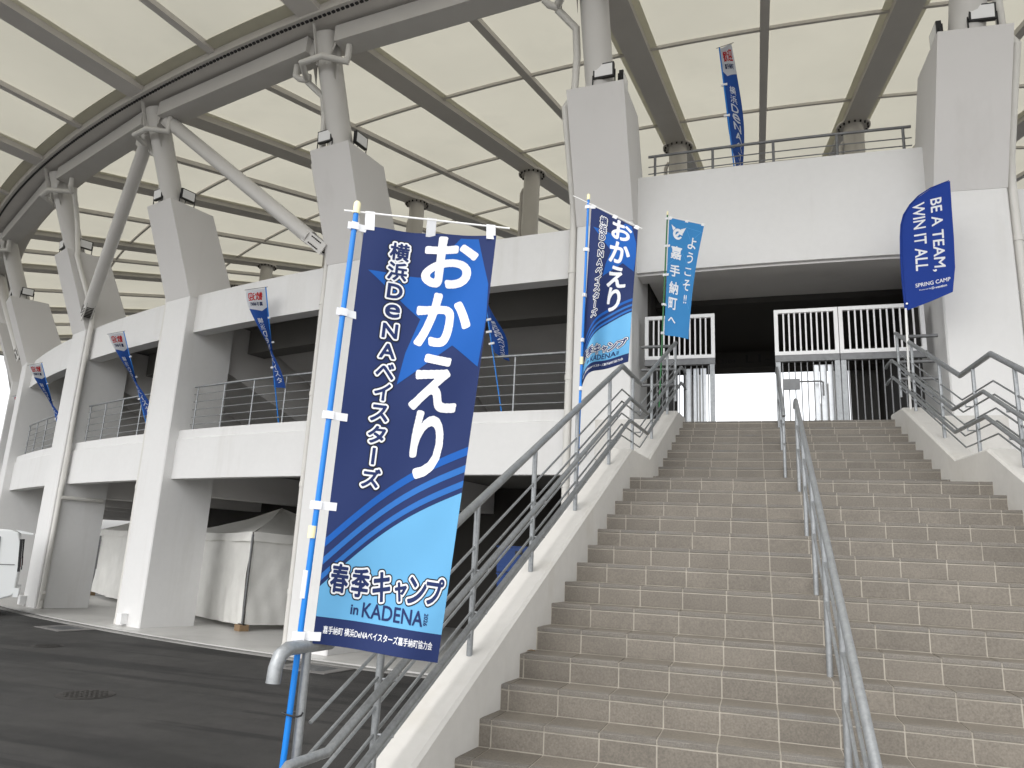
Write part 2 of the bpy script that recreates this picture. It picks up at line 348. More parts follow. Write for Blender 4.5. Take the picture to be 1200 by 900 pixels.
# V braces from a column head to the neighbouring leaning blocks
for i in (-6, -3):
    for s in (-1, 1):
        if i+s not in TH: continue
        A = pol(TH[i], 44.93, 10.93, s*.38); B = pol(TH[i+s], 43.98, 7.62, -s*(PW+.28))
        d = (B-A).normalized(); m = MB(); m.tube([A, B-d*.15], .15, 16); o = m.build('brace', 'steel_light', ST, smooth=True)
        q = d.cross(radv(TH[i+s])).normalized()
        for e in (-.1, .1):
            MB().obox(B+d*.06+radv(TH[i+s])*e, d*.3, q*.12, radv(TH[i+s])*.012).build('gusset_plate', 'steel_light', o)
            MB().obox(A-d*.05+radv(TH[i])*e, d*.25, q*.13, radv(TH[i])*.012).build('gusset_plate', 'steel_light', o)
        m = MB()
        for k in range(6):
            for e in (-1, 1):
                c = B-d*(.02-.05*k)+q*.07*e; m.tube([c-radv(TH[i+s])*.135, c+radv(TH[i+s])*.135], .014, 6)
        tag(m.build('gusset_bolts', 'iron', o), kind='stuff')

# ------------------------------------------------------------------ stairs
RISE, TREAD, LAND, HW0, FL = .145798, .288433, 1.142612, 1.912049, .076933
def sY(i): return TREAD*i if i <= 13 else TREAD*(i-1)+LAND
def sZ(i): return (i+5)*RISE
def hw(Y): return HW0-FL*Y
def NL(Y):      # line through the step nosings, level along the landing
    if Y < 3.87: return .72899+.50548*Y
    if Y < 4.73: return 2.685
    return 2.770+.50548*(Y-4.892)
STAIR = thing('staircase', 'wide beige tiled staircase with landing climbing to the stadium entrance', 'staircase', (0, -1.2, 0))
m = MB()
for i in range(-4, 22):
    y0 = sY(i); y1 = sY(i+1) if i < 21 else 7.205
    z = sZ(i); a, b = hw(y0), hw(y1)
    m.hexa([(-a, y0, -.02), (a, y0, -.02), (b, y1, -.02), (-b, y1, -.02), (-a, y0, z), (a, y0, z), (b, y1, z), (-b, y1, z)])
m.build('stair_core', 'grout', STAIR, fix=False)
TP, J = .303, .0085
def cells(Y):
    h = hw(Y)-.004; k = math.floor(-h/TP); out = []
    while k*TP < h:
        x0, x1 = max(k*TP+J/2, -h), min((k+1)*TP-J/2, h)
        if x1-x0 > .012: out.append((x0, x1, abs(x1-x0-(TP-J)) < 1e-4))
        k += 1
    return out
cache = {}
def tile_obj(name, mt, x0, x1, full, shape, y, z, parent):
    key = (name,)
    wd = x1-x0
    if full and key in cache: me = cache[key]
    else:
        mb = MB(); mb.prism([(-wd/2, a, b) for a, b in shape], (wd, 0, 0))
        me = bpy.data.meshes.new(name); me.from_pydata(mb.v, [], mb.f); me.materials.append(MATS[mt])
        b_ = bmesh.new(); b_.from_mesh(me); bmesh.ops.recalc_face_normals(b_, faces=b_.faces); b_.to_mesh(me); b_.free()
        if full: cache[key] = me
    o = bpy.data.objects.new(name, me); COL.objects.link(o); o.parent = parent; o.matrix_parent_inverse = Matrix.Translation(-parent.location)
    o.location = ((x0+x1)/2+0, y+random.uniform(-.0006, .0006), z+random.uniform(-.0005, .0005))
LIP = .024
rz0, rz1 = .007, RISE-LIP-.007
riser_shape = [(-.001, rz0), (-.0025, rz0+.0015), (-.0025, rz1-.0015), (-.001, rz1), (.01, rz1), (.01, rz0)]
nd = .062
nos_shape = [(-.006, -LIP+.003), (-.006, .001), (-.003, .004), (.008, .004), (.009, .0015), (.014, .0015), (.015, .004), (.026, .004), (.027, .0015), (.032, .0015), (.033, .004), (nd-J, .004), (nd-J, -.01), (.003, -.01), (.003, -LIP)]
tread_shape = [(nd, -.008), (nd, .003), (nd+.001, .004), (TREAD-.012, .004), (TREAD-.012, -.008)]
hidden = {'riser_tile': MB(), 'nosing_tile': MB(), 'tread_tile': MB()}
for i in range(-4, 22):
    y, z = sY(i), sZ(i)
    for (x0, x1, full) in cells(y):
        for nm, mt, sh, zz, ok in (('riser_tile', 'tile', riser_shape, sZ(i-1), i >= -1), ('nosing_tile', 'nosing', nos_shape, z, i >= -1), ('tread_tile', 'tile', tread_shape, z, -1 <= i <= 9)):
            if nm == 'tread_tile' and i in (13, 21): continue
            if ok: tile_obj(nm, mt, x0, x1, full, sh, y, zz, STAIR)
            else: hidden[nm].prism([(x0, y+a, zz+b) for a, b in sh], (x1-x0, 0, 0))
for nm, mb in hidden.items():
    if mb.v: tag(mb.build(nm, 'nosing' if nm == 'nosing_tile' else 'tile', STAIR), kind='stuff')
# stringer walls
SW = .25
def stringer(s):
    kn = [-1.55, 3.83, 4.70, 7.10]; OFF = .275
    m = MB()
    pts = [(y, NL(y)+OFF) for y in kn[:-1]] + [(6.55, NL(6.55)+OFF), (7.10, NL(6.55)+OFF+.02)]
    pts[0] = (-1.55, NL(-1.55)+OFF)
    n = len(pts); vs = []; fs = []
    for (y, z) in pts:
        a = hw(y); bev = .02
        for x, zz in ((a, -.03), (a, z-bev), (a+bev, z), (a+SW-bev, z), (a+SW, z-bev), (a+SW, -.03)): vs.append((s*x, y, zz))
    for i in range(n-1):
        for j in range(6):
            j2 = (j+1) % 6; fs.append((i*6+j, i*6+j2, (i+1)*6+j2, (i+1)*6+j))
    fs += [tuple(range(6)), tuple((n-1)*6+j for j in range(6))]
    m.add(vs, fs).build('stringer_wall', 'stringer_paint', STAIR)
    m = MB(); x = s*(hw(6.9)+SW+.002); m.hexa([(s*(hw(6.6)+SW+.002), 6.6, 3.2), (s*2.6, 6.6, 3.2), (s*2.6, 7.2, 3.2), (s*(hw(7.2)+SW+.002), 7.2, 3.2), (s*(hw(6.6)+SW+.002), 6.6, 3.78), (s*2.6, 6.6, 3.78), (s*2.6, 7.2, 3.78), (s*(hw(7.2)+SW+.002), 7.2, 3.78)]); m.build('side_landing', 'stringer_paint', STAIR)
stringer(-1); stringer(1)

# ------------------------------------------------------------------ stair railings
def railing(s, label):
    T = thing('stair_railing', label, 'railing', (s*2.0, -1.2, 0), 'galvanised railings on both sides of the stairs')
    X = lambda Y, d=0: s*(hw(Y)+.125-d)
    mt = 'galv'
    def path(h, y0, y1, d=0): return [(X(y, d), y, NL(y)+h) for y in [y0]+[k for k in (3.87, 4.73) if y0 < k < y1]+[y1]]
    # top rail: level return at the foot with an elbow turned down, level return to the pier at the head
    h = 1.16; p = path(h, -1.02, 7.08)
    zf = NL(-1.02)+h; zt = NL(7.08)+h
    foot = [(X(-1.36), -1.36, zf-.12), (X(-1.355), -1.355, zf-.065), (X(-1.335), -1.335, zf-.02), (X(-1.29), -1.29, zf), (X(-1.22), -1.22, zf)]
    m = MB(); m.tube(foot+p, .0275, 12); m.build('top_rail', mt, T, smooth=True)
    for hh, d in ((h, 0), (.80, .09), (.56, .09)):
        z = NL(7.08)+hh-(.0 if hh == h else .0); m = MB(); m.tube([(X(7.08), 7.12, z-.04), (X(7.08)+s*.52, 7.12, z-.04)], .024, 10); m.build('return_bar', 'galv_dark', T, smooth=True)
    for hh in (.80, .56):
        p = path(hh, -1.10, 7.0, .09); z0 = NL(-1.10)+hh; z1 = NL(7.0)+hh
        pts = [(X(-1.38, .09), -1.38, z0-.03), (X(-1.34, .09), -1.34, z0)] + p + [(X(7.25, .09), 7.25, z1), (X(7.36, .09), 7.36, z1-.02)]
        m = MB(); m.tube(pts, .0195, 12); m.build('handrail', mt, T, smooth=True)
    for hh in (.40, .52, .64, .77, .90):
        m = MB(); m.tube(path(hh, -1.1, 7.0), .0085, 8); m.build('bar', mt, T, smooth=True)
    for Y in (-1.17, -.6, .38, 1.33, 2.33, 3.38, 4.36, 5.38, 6.40, 7.04):
        zb = NL(Y)+.27; m = MB()
        if Y < -1: zb = .0
        m.tube([(X(Y), Y, zb), (X(Y), Y, (zf if Y < -1.02 else NL(Y)+h)-.02)], .0185, 12); po = m.build('post', mt, T, smooth=True)
        for hh in (.80, .56):
            m = MB(); m.tube([(X(Y), Y, NL(Y)+hh-.045), (X(Y, .09), Y, NL(Y)+hh-.045), (X(Y, .09), Y+.001, NL(Y)+hh-.01)], .007, 6); m.build('bracket', mt, po)
railing(-1, 'galvanised steel stair railing on the left wall, behind the large foreground banner')
railing(1, 'galvanised steel stair railing on the right wall, in front of the right pier')
def centre_rail(x, Ys, h, label, ytop, ybot, base):
    T = thing('centre_handrail', label, 'railing', (x, Ys[0], 0), 'handrails up the middle of the stairs')
    f = (lambda Y: .72899+.50548*Y) if base == 0 else (lambda Y: 2.770+.50548*(Y-4.892))
    m = MB(); m.tube([(x, ybot, f(ybot)+h-.06), (x, ybot+.03, f(ybot)+h)]+[(x, ytop, f(ytop)+h), (x, ytop+.12, f(ytop)+h-.01), (x, ytop+.15, f(ytop)+h-.05)], .021, 12); m.build('top_rail', 'galv', T, smooth=True)
    for hh in (.55, .32):
        m = MB(); m.tube([(x, ybot+.1, f(ybot+.1)+hh), (x, ytop, f(ytop)+hh)], .010, 8); m.build('bar', 'galv', T, smooth=True)
    for Y in Ys:
        i = math.floor((Y+1e-6)/TREAD) if base == 0 else math.floor((Y-LAND)/TREAD)+1
        m = MB(); m.tube([(x, Y, sZ(i)), (x, Y, f(Y)+h-.02)], .018, 12); m.build('post', 'galv', T, smooth=True)
centre_rail(.0, (-.7, .22, 1.08, 1.95, 2.80, 3.68), .78, 'long lower handrail in the middle of the stairs, running to the bottom edge', 3.75, -1.2, 0)
centre_rail(-.075, (5.1, 5.95, 6.85), .74, 'short upper handrail in the middle of the top flight, in front of the gates', 7.0, 4.95, 1)

# ------------------------------------------------------------------ gates at the stair head
GY = 7.68
def gate(x0, x1, label, posts, nb, low):
    T = thing('steel_gate', label, 'gate', ((x0+x1)/2, GY, Z1F), 'barred gates across the entrance')
    z0, z1, fr = 4.94, 5.66, .028
    m = MB()
    m.box(x0, x1, GY-fr, GY+fr, z1-2*fr, z1); m.box(x0, x1, GY-fr, GY+fr, z0, z0+2*fr)
    m.box(x0, x0+2*fr, GY-fr+.001, GY+fr-.001, z0+2*fr, z1-2*fr); m.box(x1-2*fr, x1, GY-fr+.001, GY+fr-.001, z0+2*fr, z1-2*fr)
    m.build('upper_frame', 'gate_white', T)
    for k in range(nb):
        x = x0+2*fr+(x1-x0-4*fr)*(k+1)/(nb+1); m = MB(); m.box(x-.011, x+.011, GY-.012, GY+.012, z0+2*fr-.002, z1-2*fr+.002); m.build('upper_bar', 'gate_white', T)
    MB().box(x0, x1, GY-.03, GY+.05, 4.84, 4.935).build('header_rail', 'galv_dark', T)
    for x in posts:
        m = MB(); m.box(x-.035, x+.035, GY-.02, GY+.06, Z1F-.006, 4.838); m.build('post', 'galv', T)
    for k in range(low):
        x = x0+.06+(x1-x0-.12)*(k+.5)/low; m = MB(); m.box(x-.007, x+.007, GY+.01, GY+.03, Z1F+.05, 4.84); m.build('lower_bar', 'galv_dark', T)
    MB().box(x0+.02, x1-.02, GY, GY+.04, Z1F+.02, Z1F+.06).build('bottom_rail', 'galv_dark', T)
    return T
gl = gate(-2.04, -.955, 'white barred steel gate left of the opening, behind the light blue banner', (-1.0,), 11, 11)
for x in (-1.36, -1.25, -1.14): MB().box(x-.042, x+.042, GY+.08, GY+.10, Z1F+.02, 4.80).build('folded_leaf', 'galv_bright', gl)
gt = gate(-.075, .825, 'white barred steel gate just right of the opening, behind the centre handrail', (-.035, .79), 9, 9)
for x in (.50, .60, .70): MB().box(x-.038, x+.038, GY+.08, GY+.10, Z1F+.02, 4.80).build('folded_leaf', 'galv_bright', gt)
gate(.835, 1.98, 'white barred steel gate beside the right pier, behind the blue feather flag', (.875,), 11, 11)
m = MB(); m.box(.02, .26, GY-.06, GY-.0215, 4.40, 4.56); m.build('latch_box', 'galv_dark', gt)
m = MB(); m.tube([(.26, GY-.04, 4.52), (.55, GY-.04, 4.52), (.58, GY-.04, 4.50), (.58, GY-.04, 4.30)], .012, 8); m.build('latch_bar', 'galv_dark', gt, smooth=True)

# ------------------------------------------------------------------ railings on the building
def bar_fence(name, label, th0, th1, R, zb, zt, levels, npost, mt, group=None, rp=.016):
    T = thing(name, label, 'railing', pol((th0+th1)/2, R, zb), group)
    n = 8; ths = [th0+(th1-th0)*i/n for i in range(n+1)]
    m = MB(); m.tube([pol(t, R, zt) for t in ths], .024, 10); m.build('top_rail', mt, T, smooth=True)
    for z in levels:
        m = MB(); m.tube([pol(t, R, z) for t in ths], .010, 8); m.build('bar', mt, T, smooth=True)
    for k in range(npost):
        t = th0+(th1-th0)*(k+.12)/(npost-1+.24); m = MB(); m.tube([pol(t, R, zb), pol(t, R, zt-.02)], rp, 8); m.build('post', mt, T, smooth=True)
    return T
names = {-7: 'far left edge of the facade', -6: 'far left edge of the facade, partly hidden', -5: 'third bay left of the banner, leftmost visible', -4: 'second bay left of the banner', -3: 'bay above the white tent, beside the foreground banner', -2: 'bay between the foreground banner and the next pier', 0: 'bay right of the right pier', 1: 'far right bay'}
for a, b in zip(ids[:-1], ids[1:]):
    if a == -1 or a in (-9, -8, -7, 1): continue
    bar_fence('balcony_railing', 'steel bar railing on the concourse, ' + names[a], TH[a]+.75, TH[b]-.75, RF-.40, 4.12, 5.11, [4.27, 4.43, 4.60, 4.77, 4.94], 5, 'galv', 'concourse railings')
bar_fence('parapet_railing', 'dark grey bar railing on top of the white wall above the entrance', -2.65, 2.65, RF-.52, 8.05, 8.52, [8.20, 8.33], 5, 'galv_dark', None, .022)

# ------------------------------------------------------------------ drainpipes
def drainpipe(i, s, label, head=True):
    th = TH[i]; T = thing('drainpipe', label, 'drainpipe', pol(th, RF-.1, 0.03, s*(PW+.1)), 'white drainpipes down the piers')
    r = .062; t = s*(PW+.085); m = MB()
    low = [pol(th, RF-.09, .03, t), pol(th, RF-.09, 7.25, t)]
    tp = s*.42
    pts = low+[pol(th, RF-.05, 7.6, t+.005*s), pol(th, RF+.55, 9.0, t+.005*s), pol(th, RF+.52, 9.25, tp), pol(th, RF+.62, 9.9, s*.36), pol(th, RF+.72, 10.35, s*.36), pol(th, RF+.9, 10.62, s*.62), pol(th, RF+.92, 10.78, s*.62)]
    if not head: pts = low
    m.tube(pts, r, 12); pp = m.build('pipe', 'pipe', T, smooth=True)
    for z in (.08, 1.0, 2.9, 4.6, 6.4):
        m = MB(); m.tube([pol(th, RF-.09, z-.045, t), pol(th, RF-.09, z+.045, t)], r+.009, 12); m.build('collar', 'pipe', T, smooth=True)
    for z in (2.2, 4.0, 5.6):
        m = MB(); m.beam(pol(th, RF-.09, z, t), pol(th, RF-.09, z, s*PW), .03, .03); m.build('bracket', 'galv', T)
    if head:     # branch that crosses the column head and collects both gutter outlets
        m = MB(); m.tube([pol(th, 45.0, 10.94, -s*.55), pol(th, 45.0, 10.72, -s*.55), pol(th, 44.98, 10.62, -s*.5), pol(th, RF+1.42, 10.62, -s*.2), pol(th, RF+1.42, 10.62, s*.3), pol(th, RF+.95, 10.66, s*.62)], r*.95, 12); m.build('branch_pipe', 'pipe', T, smooth=True)
        m = MB(); m.tube([pol(th, 44.95, 10.95, s*.8), pol(th, 44.95, 10.72, s*.8), pol(th, 44.9, 10.66, s*.74), pol(th, RF+.95, 10.64, s*.62)], r*.95, 12); m.build('branch_pipe', 'pipe', T, smooth=True)
    return T
drainpipe(-5, -1, 'white drainpipe on the leftmost visible pier')
drainpipe(-4, 1, 'white drainpipe with a side branch on the second pier from the left')
drainpipe(-3, -1, 'white drainpipe on the pier left of the white tent')
drainpipe(-2, -1, 'white drainpipe on the pier behind the large foreground banner')
drainpipe(-1, -1, 'white drainpipe on the pier left of the stairs')
drainpipe(0, 1, 'white drainpipe on the right side of the pier right of the stairs')
T4 = [o for o in COL.objects if o.name.startswith('drainpipe') and 'side branch' in o.get('label', '')][0]
m = MB(); m.tube([pol(TH[-4], RF-.09, .22, PW+.085), pol(TH[-4], RF-.05, .42, PW+.3)], .05, 10); m.build('side_branch', 'pipe', T4, smooth=True)
m = MB(); m.tube([pol(TH[-4], RF-.12, 2.72, PW+.12), pol(TH[-4], RF-1.1, 2.72, PW+.12)], .05, 10); m.build('side_branch', 'pipe', T4, smooth=True)
for i, s in ((-3, -.1), (-4, -.3)):
    T = thing('outlet_box', 'small white socket box at the foot of the pier ' + ('left of the white tent' if i == -3 else 'second from the left'), 'box', pol(TH[i], RF+.06, .05))
    m = MB(); c = pol(TH[i], RF+.07, .17, s); m.obox(c, tanv(TH[i])*.09, radv(TH[i])*.068, (0, 0, .10)); m.build('housing', 'gate_white', T)
    m = MB(); m.obox(c+Vector((0, 0, .105)), tanv(TH[i])*.10, radv(TH[i])*.075, (0, 0, .008)); m.build('lid', 'gate_white', T)

# ------------------------------------------------------------------ floodlights on the leaning blocks
def floodlight(th, pos, aim, label, tilt=.25):
    T = thing('floodlight', label, 'floodlight', pos, 'floodlights on top of the piers')
    n = Vector(aim).normalized(); sd = n.cross(Vector((0, 0, 1))).normalized(); u = sd.cross(n).normalized()
    n = (n*math.cos(tilt)+u*math.sin(tilt)).normalized(); u = sd.cross(n).normalized(); c = Vector(pos)+Vector((0, 0, .27))
    MB().obox(c, sd*.17, n*.035, u*.12).build('housing', 'black', T)
    MB().obox(c+n*.036, sd*.145, n*.004, u*.098).build('lens', 'lamp_glass', T)
    m = MB()
    for k in range(7): m.obox(c-n*.05+sd*(-.12+.04*k), sd*.004, n*.016, u*.10)
    m.build('cooling_fins', 'black', T)
    m = MB(); b = Vector(pos); m.tube([c+sd*.182, b+sd*.182+Vector((0, 0, .01)), b-sd*.182+Vector((0, 0, .01)), c-sd*.182], .011, 6); m.build('bracket', 'black', T)
    m = MB(); m.tube([c-n*.05-u*.05, b+Vector((0, 0, .03))-n*.1, b], .007, 6); m.build('cable', 'black', T)
wh = {-5: 'leftmost visible pier', -4: 'second pier from the left', -3: 'pier left of the white tent', -2: 'pier behind the foreground banner', -1: 'pier left of the stairs', 0: 'pier right of the stairs'}
for i, nm in wh.items():
    th = TH[i]; s0 = .13 if i >= -1 else -.18
    floodlight(th, pol(th, 44.60, ZT, s0 if i != 0 else .12), radv(th), 'floodlight facing outwards on top of the ' + nm, -.08)
    s = 1 if i < 0 else -1
    floodlight(th, pol(th, 44.22, ZT, s*.36), tanv(th)*s, 'black floodlight turned sideways on top of the ' + nm, .0)

# ------------------------------------------------------------------ flags
import numpy as np
TXT = bpy.data.scenes.new('text_work')      # small scratch scene so that shaping a glyph does not re-evaluate the stadium
GLY = {}
def txt_depsgraph():
    with bpy.context.temp_override(scene=TXT, view_layer=TXT.view_layers[0]):
        return bpy.context.evaluated_depsgraph_get()
def text_polys(s):
    cu = bpy.data.curves.new('t', 'FONT'); cu.body = s; cu.size = 1; cu.align_x = 'CENTER'; cu.resolution_u = 4
    o = bpy.data.objects.new('t', cu); TXT.collection.objects.link(o); dg = txt_depsgraph()
    me = bpy.data.meshes.new_from_object(o.evaluated_get(dg)); vs = [(v.co.x, v.co.y) for v in me.vertices]; me.calc_loop_triangles(); fs = [tuple(p.vertices) for p in me.loop_triangles]
    bpy.data.objects.remove(o); bpy.data.curves.remove(cu); bpy.data.meshes.remove(me); return vs, fs
def field(P_, fs, hr, pad, rmax):      # signed distance to a set of triangles, sampled on a grid (cells of 2/hr)
    lo = P_.min(0); hi = P_.max(0); nx, ny = int((hi[0]-lo[0]+2*pad)*hr)+2, int((hi[1]-lo[1]+2*pad)*hr)+2; M = np.zeros((ny, nx), bool)
    for f in fs:
        t = (P_[list(f)]-lo+pad)*hr; a = np.maximum(np.floor(t.min(0)).astype(int), 0); b = np.ceil(t.max(0)).astype(int)+1
        X, Y = np.meshgrid(np.arange(a[0], min(b[0], nx)), np.arange(a[1], min(b[1], ny)))
        d = lambda i, j: (t[j, 0]-t[i, 0])*(Y-t[i, 1])-(t[j, 1]-t[i, 1])*(X-t[i, 0])
        q = np.stack([d(0, 1), d(1, 2), d(2, 0)]); M[a[1]:a[1]+X.shape[0], a[0]:a[0]+X.shape[1]] |= (q >= -1e-6).all(0) | (q <= 1e-6).all(0)
    def dist(m, R):
        D = np.full(m.shape, float(R+1)); mp = np.pad(m, R)
        for dy in range(-R, R+1):
            for dx in range(-R, R+1):
                r = math.hypot(dx, dy)
                if r <= R: sh = mp[R+dy:R+dy+ny, R+dx:R+dx+nx]; D = np.where(sh & (r < D), r, D)
        return D
    Fd = (dist(M, max(3, int(rmax*hr)))-dist(~M, 3))/hr
    return Fd[::2, ::2], lo-pad, 2.0/hr, lo, hi
def contour(fd, bold):
    Fd, org, st, lo, hi = fd; G = Fd-bold; vs = []; fs = []; idx = {}
    def vert(k, x, y):
        if k not in idx: idx[k] = len(vs); vs.append((org[0]+x*st, org[1]+y*st))
        return idx[k]
    In = G < 0; any_ = In[:-1, :-1] | In[1:, :-1] | In[:-1, 1:] | In[1:, 1:]
    for j, i in zip(*np.nonzero(any_)):
        c = [(i, j), (i+1, j), (i+1, j+1), (i, j+1)]; poly = []
        for k in range(4):
            (xa, ya), (xb, yb) = c[k], c[(k+1) % 4]; ga, gb = G[ya, xa], G[yb, xb]
            if ga < 0: poly.append(vert((xa, ya), xa, ya))
            if (ga < 0) != (gb < 0):
                t = ga/(ga-gb); t = min(.98, max(.02, t)); key = ((xa, ya), (xb, yb)) if (xa, ya) < (xb, yb) else ((xb, yb), (xa, ya)); poly.append(vert(key, xa+(xb-xa)*t, ya+(yb-ya)*t))
        if len(poly) >= 3: fs.append(tuple(poly))
    return vs, fs
def glyph_mesh(s, res, bold):
    if (s, res) not in GLY: vs, fs = text_polys(s); GLY[(s, res)] = field(np.array(vs), fs, res*2, .16, .10)
    v, f = contour(GLY[(s, res)], bold); return v, f, GLY[(s, res)][3], GLY[(s, res)][4]
def block_field(key, items, cell, rmax):      # several letters laid out in sheet metres (x right, y down) as one shape
    if key not in GLY:
        P_ = []; F_ = []
        for ch, cx, cy, wd, ht, rot in items:
            v, f = text_polys(ch); a = np.array(v); lo = a.min(0); hi = a.max(0); a = (a-(lo+hi)/2)/(hi-lo)*np.array([wd, -ht])
            if rot: a = a@np.array([[math.cos(rot), math.sin(rot)], [-math.sin(rot), math.cos(rot)]])
            F_ += [tuple(i+len(P_) for i in q) for q in f]; P_ += list(a+np.array([cx, cy]))
        GLY[key] = field(np.array(P_), F_, 2/cell, rmax+.004, rmax)
    return GLY[key]
class Print:       # flat artwork in sheet metres: x right, y down
    def __init__(s): s.v = []; s.f = []
    def raw(s, vs, fs):
        o = len(s.v); s.v += vs; s.f += [tuple(i+o for i in f) for f in fs]
    def poly(s, pts): s.raw(list(pts), [tuple(range(len(pts)))])
    def strip(s, a, b):       # band between two polylines of equal length
        n = len(a); s.raw(list(a)+list(b), [(i, i+1, n+i+1, n+i) for i in range(n-1)])
    fine = False
    def block(s, key, items, bold, cell=.0016, rmax=.017): s.fine = True; v, f = contour(block_field(key, items, cell, rmax), bold); s.raw(v, f)
    def text(s, t, cx, cy, wd, ht, bold=0, rot=0, skew=0, mirror=False, res=44):
        s.fine = True; v, f, lo, hi = glyph_mesh(t, res, bold); mx, my = (lo[0]+hi[0])/2, (lo[1]+hi[1])/2
        kx = wd/max(1e-6, hi[0]-lo[0]); ky = ht/max(1e-6, hi[1]-lo[1])
        if wd <= 0: kx = ky
        if ht <= 0: ky = kx
        out = []
        for x, y in v:
            x, y = (x-mx)*kx, -(y-my)*ky
            if mirror: x = -x
            if rot: x, y = x*math.cos(rot)-y*math.sin(rot), x*math.sin(rot)+y*math.cos(rot)
            out.append((cx+x, cy+y+skew*x))
        s.raw(out, f)
def lay(pr, S, gx, gy, off, name, mt, parent, clip=None):
    me = bpy.data.meshes.new(name); me.from_pydata([(x, y, 0) for x, y in pr.v], [], pr.f)
    bm = bmesh.new(); bm.from_mesh(me)
    def cut(co, no, clear=False): bmesh.ops.bisect_plane(bm, geom=bm.verts[:]+bm.edges[:]+bm.faces[:], plane_co=co, plane_no=no, dist=1e-6, clear_outer=clear)
    if pr.fine: gx = gy = []
    elif clip:
        x0, x1, y0, y1 = clip
        for c_, n_ in (((x0, 0, 0), (-1, 0, 0)), ((x1, 0, 0), (1, 0, 0)), ((0, y0, 0), (0, -1, 0)), ((0, y1, 0), (0, 1, 0))): cut(c_, n_, True)
    if not bm.verts: bm.free(); return None
    xs = [v.co.x for v in bm.verts]; ys = [v.co.y for v in bm.verts]
    for x in gx:
        if min(xs) < x < max(xs): cut((x, 0, 0), (1, 0, 0))
    for y in gy:
        if min(ys) < y < max(ys): cut((0, y, 0), (0, 1, 0))
    for v in bm.verts:
        x, y = v.co.x, v.co.y; p = S(x, y)
        if off:
            e = .004; n = (S(x+e, y)-S(x-e, y)).cross(S(x, y+e)-S(x, y-e))
            if n.length > 0:
                n.normalize()
                p = p - n*off if (n.dot(p-CAM) > 0) == (off > 0) else p + n*off
        v.co = p
    bm.to_mesh(me); bm.free(); me.materials.append(MATS[mt])
    for q in me.polygons: q.use_smooth = True
    o = bpy.data.objects.new(name, me); COL.objects.link(o)
    if parent:
        o.parent = parent
        o.matrix_parent_inverse = Matrix.Translation(-parent.location) if parent.type == 'EMPTY' else Matrix()
    return o
def grid(w_, h_, nx, ny): return [w_*i/nx for i in range(1, nx)], [h_*j/ny for j in range(1, ny)]
def rectp(x0, y0, x1, y1): return [(x0, y0), (x1, y0), (x1, y1), (x0, y1)]
def V(*a): return Vector(a)

